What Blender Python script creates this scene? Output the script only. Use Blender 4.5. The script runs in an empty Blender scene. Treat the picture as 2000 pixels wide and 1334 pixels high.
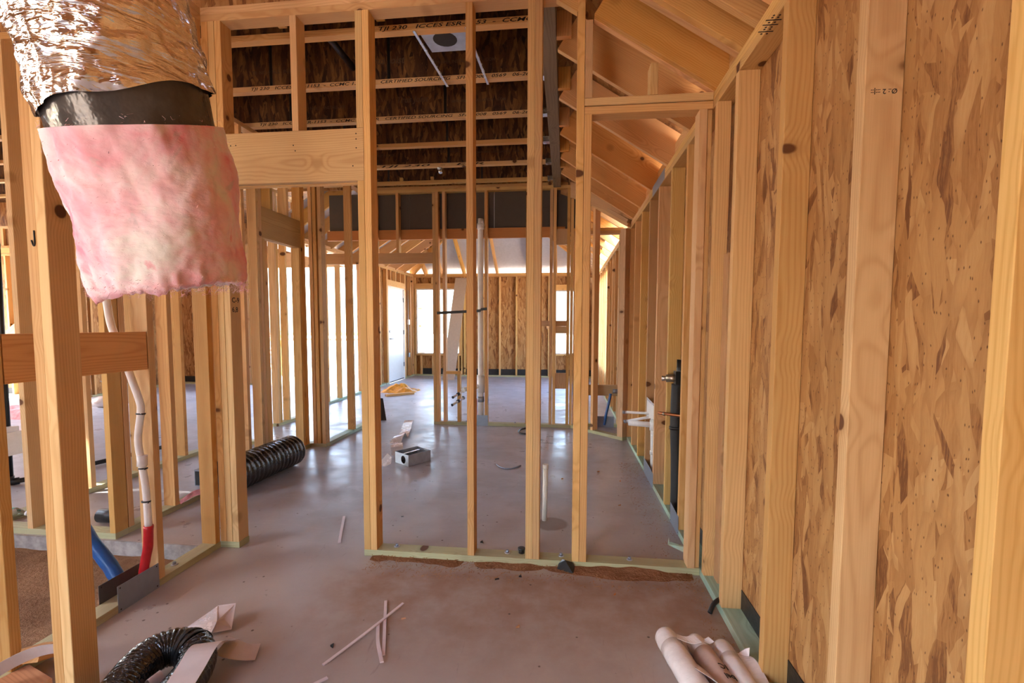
import bpy, math, random
from math import sin, cos, pi, radians, sqrt
from mathutils import Vector, Matrix, noise as mnoise

random.seed(7)
sc = bpy.context.scene
COL = sc.collection

# ------------------------------------------------------------------ camera
H = 1.285                                   # eye height over the slab
yaw, pitch, roll = radians(6.409), radians(3.786), radians(-0.156)
fwd = Vector((-sin(yaw)*cos(pitch), cos(yaw)*cos(pitch), -sin(pitch)))
rgt = Vector((cos(yaw), sin(yaw), 0))
dwn = fwd.cross(rgt)
r2 = rgt*cos(roll) + dwn*sin(roll)
d2 = -rgt*sin(roll) + dwn*cos(roll)
cam = bpy.data.cameras.new('camera')
cam.sensor_width = 36.0
cam.lens = 920.0/2000.0*36.0
cam.shift_y = 28.0/2000.0
cam.clip_start = 0.02
camo = bpy.data.objects.new('camera', cam)
M = Matrix((r2, -d2, -fwd)).transposed().to_4x4()
M.translation = Vector((0, 0, H))
camo.matrix_world = M
COL.objects.link(camo)
sc.camera = camo

# ------------------------------------------------------------------ light
world = bpy.data.worlds.new('world')
sc.world = world
world.use_nodes = True
wnt = world.node_tree
wnt.nodes.clear()
wo = wnt.nodes.new('ShaderNodeOutputWorld')
bg = wnt.nodes.new('ShaderNodeBackground')
sky = wnt.nodes.new('ShaderNodeTexSky')
sky.sky_type = 'NISHITA'
sky.sun_disc = False
sky.sun_elevation = radians(52)
sky.sun_rotation = radians(246)
sky.air_density = 1.0
sky.dust_density = 2.6
sky.ozone_density = 0.6
wnt.links.new(sky.outputs[0], bg.inputs[0])
bg.inputs[1].default_value = 0.55
wnt.links.new(bg.outputs[0], wo.inputs[0])
sun = bpy.data.lights.new('sun', 'SUN')
sun.energy = 5.5
sun.angle = radians(0.8)
sun.color = (1.0, 0.93, 0.82)
suno = bpy.data.objects.new('sun', sun)
suno.rotation_euler = (radians(30), 0, radians(-66))
suno.location = (0, 0, 9)
COL.objects.link(suno)

vs = sc.view_settings
sc.display_settings.display_device = 'sRGB'
vs.view_transform = 'Standard'
vs.look = 'None'
vs.exposure = 2.64
vs.gamma = 1.0
vs.use_curve_mapping = False
sc.cycles.max_bounces = 10
sc.cycles.diffuse_bounces = 6
sc.cycles.glossy_bounces = 4
sc.cycles.transmission_bounces = 6
sc.cycles.caustics_reflective = False
sc.cycles.caustics_refractive = False
sc.cycles.sample_clamp_indirect = 6.0

# ------------------------------------------------------------------ node helpers
class NT:
    def __init__(self, name):
        self.m = bpy.data.materials.new(name)
        self.m.use_nodes = True
        self.t = self.m.node_tree
        self.t.nodes.clear()
        self.out = self.t.nodes.new('ShaderNodeOutputMaterial')
        self.p = self.t.nodes.new('ShaderNodeBsdfPrincipled')
        self.t.links.new(self.p.outputs[0], self.out.inputs[0])
    def set(self, node, idx, v):
        s = node.inputs[idx]
        if isinstance(v, bpy.types.NodeSocket):
            self.t.links.new(v, s)
        elif v is not None:
            if hasattr(s.default_value, '__len__') and len(s.default_value) == 4 and len(v) == 3:
                v = (*v, 1)
            s.default_value = v
    def n(self, typ, ins=(), **props):
        nd = self.t.nodes.new('ShaderNode'+typ)
        for k, v in props.items():
            setattr(nd, k, v)
        for k, v in (ins.items() if isinstance(ins, dict) else enumerate(ins)):
            self.set(nd, k, v)
        return nd
    def math(self, op, a, b=None, c=None, clamp=False):
        return self.n('Math', [x for x in (a, b, c) if x is not None], operation=op, use_clamp=clamp).outputs[0]
    def vm(self, op, a, b=None):
        return self.n('VectorMath', [x for x in (a, b) if x is not None], operation=op).outputs[0]
    def xyz(self, x, y, z):
        return self.n('CombineXYZ', [x, y, z]).outputs[0]
    def sep(self, v):
        return self.n('SeparateXYZ', [v]).outputs
    def obj(self):
        return self.n('TexCoord').outputs['Object']
    def noise(self, v, scale, detail=2.0, rough=0.5, dist=0.0):
        return self.n('TexNoise', {'Vector': v, 'Scale': scale, 'Detail': detail, 'Roughness': rough, 'Distortion': dist})
    def ramp(self, f, stops, interp='LINEAR'):
        nd = self.n('ValToRGB', [f])
        cr = nd.color_ramp
        cr.interpolation = interp
        while len(cr.elements) < len(stops):
            cr.elements.new(0.5)
        for e, (p, c) in zip(cr.elements, stops):
            e.position = p
            e.color = (*c, 1) if len(c) == 3 else c
        return nd.outputs[0]
    def rng(self, v, a, b, c=0.0, d=1.0, smooth=True):
        return self.n('MapRange', {0: v, 1: a, 2: b, 3: c, 4: d}, interpolation_type='SMOOTHSTEP' if smooth else 'LINEAR').outputs[0]
    def mix(self, f, a, b, blend='MIX'):
        nd = self.n('Mix', data_type='RGBA', blend_type=blend)
        self.set(nd, 0, f); self.set(nd, 6, a); self.set(nd, 7, b)
        return nd.outputs[2]
    def bump(self, h, strength=0.3, dist=0.01):
        b = self.n('Bump', {'Height': h, 'Strength': strength, 'Distance': dist})
        self.t.links.new(b.outputs[0], self.p.inputs['Normal'])
    def fin(self, color=None, rough=None, **kw):
        if color is not None: self.set(self.p, 'Base Color', color)
        if rough is not None: self.set(self.p, 'Roughness', rough)
        for k, v in kw.items():
            self.set(self.p, k.replace('_', ' '), v)
        return self.m

def plain(name, col, rough=0.5, metallic=0.0, var=0.12, bumps=None, **kw):
    """one colour with a little mottling, so that no surface is dead flat"""
    k = NT(name)
    v = k.obj()
    ns = k.noise(v, 18.0, 4.0, 0.6)
    f = k.rng(ns.outputs[0], 0.3, 0.7, 0, 1)
    dark = tuple(c*(1-var) for c in col)
    lite = tuple(min(1, c*(1+var)) for c in col)
    c = k.mix(f, dark, lite)
    if bumps:
        k.bump(k.noise(v, bumps[0], 3.0, 0.6).outputs[0], bumps[1], 0.004)
    r = k.rng(ns.outputs[0], 0.2, 0.8, max(0, rough-0.07), min(1, rough+0.07))
    return k.fin(c, r, Metallic=metallic, **kw)

def wood(name, light, dark, vary=0.16, satv=0.10, ring=0.42, knot=(0.13, 0.05, 0.018), rough=0.62, stain=None, stainf=0.0):
    k = NT(name)
    o = k.obj()
    r = k.n('ObjectInfo').outputs['Random']
    fr = lambda m: k.math('FRACT', k.math('MULTIPLY', r, m))
    off = k.xyz(k.math('MULTIPLY', r, 37.3), k.math('MULTIPLY', fr(91.7), 23.0), k.math('MULTIPLY', fr(53.9), 41.0))
    x, y, z = k.sep(o)
    lo = k.vm('ADD', k.vm('MULTIPLY', o, (5.0, 5.0, 1.15)), off)
    nl = k.noise(lo, 1.0, 2.0, 0.5).outputs['Color']
    nx, ny, nz = k.sep(nl)
    cx = k.math('MULTIPLY', k.math('SUBTRACT', fr(7.13), 0.5), 0.17)
    cy = k.math('MULTIPLY', k.math('SUBTRACT', fr(13.37), 0.5), 0.26)
    kv = k.vm('ADD', k.vm('MULTIPLY', o, (2.6, 5.4, 4.6)), off)
    vor = k.n('TexVoronoi', {'Vector': kv, 'Scale': 1.0, 'Randomness': 1.0})
    kd = vor.outputs['Distance']
    near = k.rng(kd, 0.42, 0.0, 0.0, 1.0)
    wx = k.math('MULTIPLY_ADD', k.math('SUBTRACT', nx, 0.5), 0.05, cx)
    wy = k.math('MULTIPLY_ADD', k.math('SUBTRACT', ny, 0.5), 0.05, cy)
    ax = k.math('ADD', x, wx)
    ay = k.math('ADD', y, wy)
    rad = k.math('SQRT', k.math('ADD', k.math('MULTIPLY', ax, ax), k.math('MULTIPLY', ay, ay)))
    rad = k.math('MULTIPLY_ADD', near, 0.016, rad)
    rings = k.math('MULTIPLY_ADD', k.math('SINE', k.math('MULTIPLY', rad, 2*pi/0.0085)), 0.5, 0.5)
    rings = k.math('POWER', rings, 2.2)
    fib = k.noise(k.vm('ADD', k.vm('MULTIPLY', o, (260.0, 260.0, 5.0)), off), 1.0, 3.0, 0.6).outputs[0]
    blot = k.noise(k.vm('ADD', k.vm('MULTIPLY', o, (9.0, 9.0, 1.8)), off), 1.0, 3.0, 0.55).outputs[0]
    f = k.math('MULTIPLY_ADD', rings, ring, k.math('MULTIPLY', k.math('SUBTRACT', fib, 0.38), 0.8), clamp=True)
    f = k.math('MULTIPLY_ADD', k.math('SUBTRACT', blot, 0.5), 0.9, f, clamp=True)
    c = k.mix(f, light, dark)
    hsv = k.n('HueSaturation', {0: k.math('MULTIPLY_ADD', fr(29.3), 0.016, 0.492), 1: k.math('MULTIPLY_ADD', fr(17.9), 2*satv, 1-satv), 2: k.math('MULTIPLY_ADD', fr(3.71), 2*vary, 1-vary), 3: 1.0, 4: c})
    c = hsv.outputs[0]
    c = k.mix(k.math('MULTIPLY', k.rng(kd, 0.21, 0.07), 0.45), c, tuple(d*0.62 for d in dark))
    gate = k.math('GREATER_THAN', k.sep(vor.outputs['Color'])[0], 0.35)
    c = k.mix(k.math('MULTIPLY', gate, k.rng(kd, 0.115, 0.085)), c, knot)
    if stain:
        sn = k.noise(k.vm('ADD', k.vm('MULTIPLY', o, (7, 7, 2.2)), off), 1.0, 4.0, 0.6).outputs[0]
        c = k.mix(k.math('MULTIPLY', k.rng(sn, 0.42, 0.66), stainf), c, stain)
    k.bump(k.math('MULTIPLY_ADD', rings, 0.3, fib), 0.18, 0.0012)
    return k.fin(c, rough, Specular_IOR_Level=0.28)

def osb(name, stops, sx=6.5, sy=33.0, rough=0.6, spec=0.3):
    k = NT(name)
    o = k.obj()
    x, y, z = k.sep(o)
    r = k.n('ObjectInfo').outputs['Random']
    px = k.math('MULTIPLY_ADD', r, 13.7, x)
    py = k.math('MULTIPLY_ADD', k.math('FRACT', k.math('MULTIPLY', r, 71.3)), 9.3, y)
    dn = k.noise(k.xyz(px, py, 0.0), 9.0, 2.0, 0.5).outputs['Color']
    ddx, ddy, _ = k.sep(dn)
    px = k.math('MULTIPLY_ADD', ddx, 0.03, px)
    py = k.math('MULTIPLY_ADD', ddy, 0.03, py)
    best = val = dst = None
    for i, (a, su, sv) in enumerate(((6, 1, 1), (-9, .8, 1.15), (17, 1.1, .9), (-24, 1.2, 1.05), (48, 1.5, .9), (-3, .6, .75))):
        a = radians(a)
        u = k.math('ADD', k.math('MULTIPLY', px, sin(a)), k.math('MULTIPLY', py, cos(a)))
        v = k.math('SUBTRACT', k.math('MULTIPLY', px, cos(a)), k.math('MULTIPLY', py, sin(a)))
        vo = k.n('TexVoronoi', {'Vector': k.xyz(k.math('MULTIPLY', u, sx*su), k.math('MULTIPLY', v, sy*sv), 3.7*i), 'Scale': 1.0, 'Randomness': 0.9}, voronoi_dimensions='2D')
        cr, cg, cb = k.sep(vo.outputs['Color'])
        # the flake darkens a little towards its own torn edge
        pri = k.math('SUBTRACT', cg, (0.0, 0.05, 0.1, 0.16, 0.30, 0.02)[i])
        if best is None:
            best, val, dst = pri, cr, vo.outputs['Distance']
        else:
            gt = k.math('GREATER_THAN', pri, best)
            nd = k.n('Mix', data_type='FLOAT'); k.set(nd, 0, gt); k.set(nd, 2, val); k.set(nd, 3, cr)
            val = nd.outputs[0]
            nd = k.n('Mix', data_type='FLOAT'); k.set(nd, 0, gt); k.set(nd, 2, dst); k.set(nd, 3, vo.outputs['Distance'])
            dst = nd.outputs[0]
            best = k.math('MAXIMUM', best, pri)
    fine = k.noise(k.xyz(k.math('MULTIPLY', px, 160.0), k.math('MULTIPLY', py, 30.0), 0.0), 1.0, 4.0, 0.65).outputs[0]
    big = k.noise(k.xyz(px, py, 5.0), 2.2, 3.0, 0.5).outputs[0]
    strk = k.noise(k.xyz(k.math('MULTIPLY', px, 230.0), k.math('MULTIPLY', py, 9.0), 0.0), 1.0, 3.0, 0.6, 0.6).outputs[0]
    f = k.math('MULTIPLY_ADD', k.math('SUBTRACT', fine, 0.5), 0.5, k.math('MULTIPLY_ADD', k.math('SUBTRACT', strk, 0.5), 0.7, val))
    f = k.math('MULTIPLY_ADD', k.math('SUBTRACT', big, 0.5), 0.35, f, clamp=True)
    c = k.ramp(f, stops)
    c = k.mix(k.math('MULTIPLY', k.rng(k.math('MULTIPLY_ADD', k.math('SUBTRACT', strk, 0.5), 0.25, dst), 0.40, 0.72), 0.45), c, stops[1][1])
    sp = k.n('TexVoronoi', {'Vector': k.xyz(k.math('MULTIPLY_ADD', fine, .35, k.math('MULTIPLY', px, 95.0)), k.math('MULTIPLY', py, 45.0), 0.0), 'Scale': 1.0}, voronoi_dimensions='2D')
    c = k.mix(k.math('MULTIPLY', k.rng(sp.outputs['Distance'], 0.2, 0.06), k.math('GREATER_THAN', k.sep(sp.outputs['Color'])[1], 0.84)), c, (0.14, 0.06, 0.022))
    k.bump(k.math('MULTIPLY_ADD', fine, 0.35, best), 0.45, 0.003)
    return k.fin(c, rough, Specular_IOR_Level=spec)

WOOD = wood('fir_lumber', (0.72, 0.455, 0.195), (0.53, 0.275, 0.09))
WOOD2 = wood('weathered_lumber', (0.60, 0.385, 0.195), (0.40, 0.225, 0.092), vary=0.1)
RAFT = wood('bounce_orange_lumber', (0.72, 0.41, 0.15), (0.53, 0.245, 0.068), vary=0.12)  # the orange of bounced light is kept in this lumber's colour
BEAMW = wood('brown_beam_wood', (0.27, 0.20, 0.12), (0.17, 0.12, 0.07), vary=0.03)
REDW = wood('red_brown_lumber', (0.60, 0.30, 0.13), (0.42, 0.18, 0.065), vary=0.06)
TREAT = wood('treated_lumber', (0.50, 0.50, 0.29), (0.33, 0.33, 0.17), vary=0.08, satv=0.05, stain=(0.37, 0.27, 0.18), stainf=0.35)
TREATB = wood('blue_green_treated_lumber', (0.43, 0.60, 0.47), (0.28, 0.40, 0.29), vary=0.05, satv=0.05, stain=(0.40, 0.31, 0.20), stainf=0.5)
STOPS = [(0.0, (0.17, 0.066, 0.022)), (0.16, (0.33, 0.150, 0.048)), (0.45, (0.43, 0.220, 0.077)), (0.78, (0.48, 0.262, 0.098)), (1.0, (0.53, 0.31, 0.128))]
OSB = osb('strand_board', STOPS)
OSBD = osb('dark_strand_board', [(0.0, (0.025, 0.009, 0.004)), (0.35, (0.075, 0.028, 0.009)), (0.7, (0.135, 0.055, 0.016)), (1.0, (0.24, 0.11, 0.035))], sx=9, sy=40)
GYP = plain('grey_panel_paper', (0.10, 0.085, 0.075), 0.75, var=0.06)
TORN = plain('torn_paper_white', (0.75, 0.72, 0.68), 0.8)
RADB = plain('silver_radiant_sheet', (0.55, 0.56, 0.60), 0.42, 0.35, 0.05)
STEEL = plain('galvanised_steel', (0.50, 0.53, 0.58), 0.38, 0.75, 0.1)
SHIELD = plain('grey_blue_steel_plate', (0.30, 0.34, 0.41), 0.45, 0.5, 0.06)
DSHIELD = plain('dark_steel_plate', (0.15, 0.14, 0.15), 0.5, 0.4, 0.06)
ALU = plain('bright_metal', (0.72, 0.72, 0.72), 0.25, 0.9, 0.06)
BLACKP = plain('black_plastic', (0.012, 0.012, 0.013), 0.35, var=0.2)
BLACKM = plain('black_membrane', (0.014, 0.014, 0.016), 0.42, var=0.3, bumps=(30, 0.5))
FOAM = plain('black_pipe_foam', (0.02, 0.021, 0.024), 0.6, var=0.2)
PVC = plain('white_pvc', (0.86, 0.87, 0.89), 0.35, var=0.04)
PEX = plain('translucent_white_pipe', (0.80, 0.76, 0.74), 0.35, var=0.05)
CREAM = plain('cream_pvc', (0.74, 0.70, 0.62), 0.4, var=0.06)
BLUE = plain('blue_sleeve', (0.009, 0.085, 0.30), 0.35, var=0.15, bumps=(20, 0.3))
RED = plain('red_sleeve', (0.50, 0.012, 0.02), 0.35, var=0.15, bumps=(20, 0.3))
COPPER = plain('copper', (0.62, 0.25, 0.12), 0.35, 0.9, 0.1)
BRASS = plain('valve_metal', (0.42, 0.36, 0.28), 0.35, 0.9, 0.1)
INK = plain('black_ink', (0.02, 0.017, 0.016), 0.8, var=0.1)
FAINT = plain('faded_ink', (0.10, 0.055, 0.03), 0.8, var=0.1)
PAPER = plain('backing_paper', (0.66, 0.57, 0.54), 0.5, var=0.04)
ROLLP = plain('brown_paper_roll', (0.56, 0.40, 0.32), 0.5, var=0.08, bumps=(60, 0.15))
FILM = plain('clear_film', (0.72, 0.64, 0.60), 0.16, var=0.05, bumps=(38, 0.5))
WHITE = plain('white_door_paint', (0.86, 0.86, 0.86), 0.4, var=0.02)
CARD = plain('cardboard', (0.42, 0.33, 0.26), 0.75)
YELLOW = plain('yellow_sack', (0.72, 0.33, 0.04), 0.5, var=0.25, bumps=(14, 0.6))
BOARD = plain('tan_board', (0.52, 0.42, 0.33), 0.6, var=0.04)
STRAWM = plain('white_plastic_strip', (0.72, 0.62, 0.63), 0.35, var=0.05)
ORANGE = plain('orange_mesh', (0.85, 0.25, 0.13), 0.6)
LABELG = plain('green_label', (0.05, 0.38, 0.28), 0.4)
PINKF = plain('pink_wool', (0.80, 0.33, 0.36), 0.9, var=0.3, bumps=(40, 0.8))

def glass_mat(name, col=(0.95, 0.97, 0.97), rough=0.03, ior=1.3):
    k = NT(name)
    k.fin(col, rough, Transmission_Weight=1.0, IOR=ior)
    return k.m
def pet_mat():
    k = NT('clear_plastic')
    tr = k.n('BsdfTransparent', [(0.90, 0.93, 0.94)])
    gl = k.n('BsdfGlossy', [(1, 1, 1), 0.06])
    fr = k.n('LayerWeight', [0.35])
    mx = k.n('MixShader', [fr.outputs[1], tr.outputs[0], gl.outputs[0]])
    k.t.links.new(mx.outputs[0], k.out.inputs[0])
    return k.m
PET = pet_mat()

def pane_mat():
    k = NT('window_glass')
    tr = k.n('BsdfTransparent', [(0.97, 0.98, 0.98)])
    gl = k.n('BsdfGlossy', [(1, 1, 1), 0.02])
    fr = k.n('Fresnel', [1.45])
    mx = k.n('MixShader', [fr.outputs[0], tr.outputs[0], gl.outputs[0]])
    k.t.links.new(mx.outputs[0], k.out.inputs[0])
    return k.m
PANE = pane_mat()

def concrete():
    k = NT('concrete_slab')
    o = k.obj()
    x, y, z = k.sep(o)
    a = k.noise(o, 1.1, 5.0, 0.6, 0.4).outputs[0]
    b = k.noise(o, 6.0, 6.0, 0.65).outputs[0]
    f = k.noise(k.vm('MULTIPLY', o, (60, 25, 1)), 1.0, 3.0, 0.6).outputs[0]
    c = k.mix(k.rng(a, 0.35, 0.65), (0.46, 0.485, 0.55), (0.39, 0.405, 0.445))
    c = k.mix(k.math('MULTIPLY', k.rng(b, 0.5, 0.75), 0.4), c, (0.36, 0.31, 0.31))
    b2 = k.noise(k.vm('MULTIPLY', o, (3.0, 7.0, 1)), 1.0, 6.0, 0.7, 0.6).outputs[0]
    c = k.mix(k.math('MULTIPLY', k.rng(b2, 0.5, 0.72), 0.5), c, (0.60, 0.60, 0.65))
    c = k.mix(k.math('MULTIPLY', k.rng(b2, 0.45, 0.28), 0.35), c, (0.30, 0.25, 0.25))
    nearf = k.rng(k.math('MULTIPLY_ADD', k.math('SUBTRACT', a, 0.5), 1.2, y), 3.7, 2.1, 0.0, 0.9)
    c = k.mix(nearf, c, (0.43, 0.355, 0.305))
    # red soil trodden in along the cross wall and at the near end of the room
    ys = k.math('ADD', y, k.math('MULTIPLY', k.math('SUBTRACT', a, 0.5), 0.5))
    d1 = k.math('MULTIPLY', k.rng(ys, 2.42, 2.28, 0, 1), k.rng(ys, 1.3, 2.2, 0.0, 1.0))
    d1 = k.math('MULTIPLY', d1, k.rng(x, -1.35, -0.9))
    c = k.mix(k.math('MULTIPLY', d1, k.rng(b, 0.25, 0.7, 0.3, 0.75)), c, (0.27, 0.13, 0.07))
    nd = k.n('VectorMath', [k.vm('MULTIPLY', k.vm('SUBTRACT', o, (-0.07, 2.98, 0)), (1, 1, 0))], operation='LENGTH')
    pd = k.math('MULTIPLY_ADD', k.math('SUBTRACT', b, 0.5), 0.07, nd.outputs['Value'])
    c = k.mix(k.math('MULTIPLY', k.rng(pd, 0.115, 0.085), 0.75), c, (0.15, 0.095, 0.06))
    sp = k.n('TexVoronoi', {'Vector': o, 'Scale': 14.0})
    c = k.mix(k.math('MULTIPLY', k.rng(sp.outputs['Distance'], 0.11, 0.05), k.math('GREATER_THAN', k.sep(sp.outputs['Color'])[0], 0.72)), c, (0.10, 0.065, 0.05))
    hair = k.noise(k.vm('MULTIPLY', o, (22, 4, 1)), 1.0, 5.0, 0.7, 1.5).outputs[0]
    c = k.mix(k.math('MULTIPLY', k.rng(hair, 0.62, 0.72), 0.3), c, (0.14, 0.09, 0.075))
    r = k.math('MULTIPLY_ADD', k.math('SUBTRACT', b, 0.5), 0.55, k.math('MULTIPLY_ADD', d1, 0.3, k.rng(a, 0.3, 0.7, 0.3, 0.48)))
    k.bump(k.math('MULTIPLY_ADD', b, 1.0, k.math('MULTIPLY', f, 0.25)), 0.22, 0.006)
    return k.fin(c, r, Specular_IOR_Level=0.5)
CONC = concrete()
CURB = plain('raw_concrete_edge', (0.33, 0.30, 0.28), 0.85, var=0.25, bumps=(25, 0.8))

def soil(name, a, b):
    k = NT(name)
    o = k.obj()
    n1 = k.noise(o, 5.0, 6.0, 0.7).outputs[0]
    n2 = k.noise(o, 40.0, 4.0, 0.7).outputs[0]
    c = k.mix(k.rng(n1, 0.3, 0.7), a, b)
    k.bump(k.math('MULTIPLY_ADD', n2, 0.4, n1), 0.7, 0.03)
    return k.fin(c, 0.95, Specular_IOR_Level=0.1)
DIRT = soil('brown_soil', (0.21, 0.115, 0.062), (0.32, 0.185, 0.10))
GROUND = soil('pale_dry_ground', (0.58, 0.46, 0.34), (0.66, 0.54, 0.42))
DUST = soil('sawdust', (0.30, 0.15, 0.075), (0.50, 0.30, 0.16))

def foil():
    k = NT('crinkled_foil')
    o = k.obj()
    a = k.noise(k.vm('MULTIPLY', o, (7, 7, 38)), 1.0, 4.0, 0.55, 0.8).outputs[0]
    v = k.n('TexVoronoi', {'Vector': k.vm('MULTIPLY', o, (13, 13, 36)), 'Scale': 1.0}, feature='DISTANCE_TO_EDGE')
    h = k.math('MULTIPLY_ADD', v.outputs[0], 0.6, a)
    k.bump(h, 0.9, 0.014)
    return k.fin((0.90, 0.85, 0.79), 0.15, Metallic=1.0)
FOIL = foil()
FOILT = plain('foil_tape', (0.88, 0.88, 0.91), 0.25, 0.35, 0.05, bumps=(30, 0.8))
TAPE = plain('dark_sealing_tape', (0.085, 0.08, 0.078), 0.2, 0.25, 0.15, bumps=(26, 0.7))

def wool():
    k = NT('pink_insulation')
    o = k.obj()
    a = k.noise(o, 7.0, 4.0, 0.6, 0.7).outputs[0]
    b = k.noise(k.vm('ADD', o, (3, 1, 2)), 13.0, 4.0, 0.6, 0.5).outputs[0]
    f = k.noise(k.vm('MULTIPLY', o, (60, 60, 130)), 1.0, 5.0, 0.7, 0.3).outputs[0]
    c = k.ramp(a, [(0.30, (0.82, 0.25, 0.33)), (0.43, (0.88, 0.50, 0.57)), (0.54, (0.90, 0.68, 0.71)), (0.66, (0.83, 0.78, 0.74))])
    c = k.mix(k.math('MULTIPLY', k.rng(b, 0.62, 0.72), 0.6), c, (0.80, 0.25, 0.33))
    c = k.mix(k.math('MULTIPLY', k.rng(b, 0.40, 0.29), 0.6), c, (0.60, 0.52, 0.52))
    k.bump(k.math('MULTIPLY_ADD', f, 0.35, a), 0.4, 0.008)
    k.fin(c, 0.95, Specular_IOR_Level=0.1, Subsurface_Weight=0.25)
    k.p.inputs['Subsurface Radius'].default_value = (0.03, 0.015, 0.012)
    return k.m
WOOL = wool()

def ductblack():
    k = NT('shiny_black_film')
    o = k.obj()
    a = k.noise(o, 38.0, 2.0, 0.5, 2.0).outputs[0]
    v = k.n('TexVoronoi', {'Vector': o, 'Scale': 60.0}, feature='DISTANCE_TO_EDGE')
    k.bump(k.math('MULTIPLY_ADD', v.outputs[0], 0.5, a), 0.55, 0.007)
    return k.fin((0.011, 0.0105, 0.011), 0.07, IOR=1.75)
DUCTB = ductblack()

# ------------------------------------------------------------------ geometry helpers
def tag(o, label=None, cat=None, group=None, kind=None):
    if label: o['label'] = label
    if cat: o['category'] = cat
    if group: o['group'] = group
    if kind: o['kind'] = kind
    return o

def link(name, me, parent=None, mat=None, mw=None):
    o = bpy.data.objects.new(name, me)
    if mat is not None and me is not None and not me.materials:
        me.materials.append(mat)
    COL.objects.link(o)
    if mw is None: mw = Matrix.Identity(4)
    if parent is not None:
        o.parent = parent
        mw = Matrix.Translation(-wloc(parent)) @ mw
    o.matrix_basis = mw
    return o

def wloc(o):
    """parents here are never turned, only moved"""
    v = Vector(o.get('_w', (0, 0, 0)))
    return v

def empty(name, loc=(0, 0, 0), label=None, cat=None, group=None, kind=None):
    o = bpy.data.objects.new(name, None)
    COL.objects.link(o)
    o.location = loc
    o.empty_display_size = 0.05
    o['_w'] = tuple(loc)
    return tag(o, label, cat, group, kind)

def mesh(name, verts, faces, mat=None, smooth=False):
    me = bpy.data.meshes.new(name)
    me.from_pydata([tuple(v) for v in verts], [], faces)
    if mat: me.materials.append(mat)
    if smooth:
        for p in me.polygons: p.use_smooth = True
    me.update()
    return me

_cache = {}
def timber_mesh(a, b, L, mat, r=0.0016):
    key = (round(a, 4), round(b, 4), round(L, 3), mat.name)
    if key in _cache: return _cache[key]
    ha, hb = a/2, b/2
    sec = [(-ha+r, -hb), (ha-r, -hb), (ha, -hb+r), (ha, hb-r), (ha-r, hb), (-ha+r, hb), (-ha, hb-r), (-ha, -hb+r)]
    v = [(x, y, 0) for x, y in sec] + [(x, y, L) for x, y in sec]
    f = [(i, (i+1) % 8, (i+1) % 8+8, i+8) for i in range(8)] + [tuple(range(7, -1, -1)), tuple(range(8, 16))]
    me = mesh('timber', v, f, mat)
    _cache[key] = me
    return me

AX = {'z': ((1, 0, 0), (0, 1, 0), (0, 0, 1)), 'x': ((0, 1, 0), (0, 0, 1), (1, 0, 0)), 'y': ((0, 0, 1), (1, 0, 0), (0, 1, 0))}
def board(name, parent, x0, x1, y0, y1, z0, z1, mat=None, axis=None):
    """a sawn board between two corners, its grain along its longest side"""
    mat = mat or WOOD
    d = {'x': x1-x0, 'y': y1-y0, 'z': z1-z0}
    axis = axis or max(d, key=d.get)
    ex, ey, ez = (Vector(v) for v in AX[axis])
    size = Vector((x1-x0, y1-y0, z1-z0))
    a, b, L = abs(ex.dot(size)), abs(ey.dot(size)), abs(ez.dot(size))
    c = Vector(((x0+x1)/2, (y0+y1)/2, (z0+z1)/2)) - ez*(L/2)
    mw = Matrix((ex, ey, ez)).transposed().to_4x4()
    mw.translation = c
    return link(name, timber_mesh(a, b, L, mat), parent, None, mw)

def beam(name, parent, p0, p1, w, d, mat=None, up=(0, 0, 1)):
    """a board on the line p0-p1: w across, d in the direction of up"""
    mat = mat or RAFT
    p0, p1 = Vector(p0), Vector(p1)
    ez = (p1-p0)
    L = ez.length
    ez.normalize()
    ex = Vector(up).cross(ez).normalized()
    ey = ez.cross(ex)
    mw = Matrix((ex, ey, ez)).transposed().to_4x4()
    mw.translation = p0
    return link(name, timber_mesh(w, d, L, mat), parent, None, mw)

def panel(name, parent, o, eu, ev, lu, lv, t, mat):
    """a sheet with its corner at o, edges along eu and ev, thickness along eu x ev; its own plane is local x, y"""
    eu, ev = Vector(eu).normalized(), Vector(ev).normalized()
    en = eu.cross(ev)
    key = ('p', round(lu, 3), round(lv, 3), round(t, 4), mat.name)
    if key not in _cache:
        v = [(x, y, z) for z in (0, t) for x, y in ((0, 0), (lu, 0), (lu, lv), (0, lv))]
        _cache[key] = mesh('sheet', v, [(0, 3, 2, 1), (4, 5, 6, 7), (0, 1, 5, 4), (1, 2, 6, 5), (2, 3, 7, 6), (3, 0, 4, 7)], mat)
    mw = Matrix((eu, ev, en)).transposed().to_4x4()
    mw.translation = Vector(o)
    return link(name, _cache[key], parent, None, mw)

def catmull(pts, n=8):
    P = [Vector(p) for p in pts]
    if len(P) < 3 or n <= 1: return P
    Q = [2*P[0]-P[1]] + P + [2*P[-1]-P[-2]]
    out = []
    for i in range(1, len(Q)-2):
        for k in range(n):
            t = k/n
            a, b, c, d = Q[i-1], Q[i], Q[i+1], Q[i+2]
            out.append(0.5*((2*b)+(c-a)*t+(2*a-5*b+4*c-d)*t*t+(3*b-a-3*c+d)*t**3))
    out.append(P[-1])
    return out

def frames(P):
    T = []
    for i in range(len(P)):
        a = P[max(0, i-1)]; b = P[min(len(P)-1, i+1)]
        T.append((b-a).normalized())
    ref = Vector((0, 0, 1)) if abs(T[0].z) < 0.9 else Vector((1, 0, 0))
    n = (ref - T[0]*ref.dot(T[0])).normalized()
    out = []
    for t in T:
        n = (n - t*n.dot(t)).normalized()
        out.append((t, n, t.cross(n)))
    return out

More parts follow.
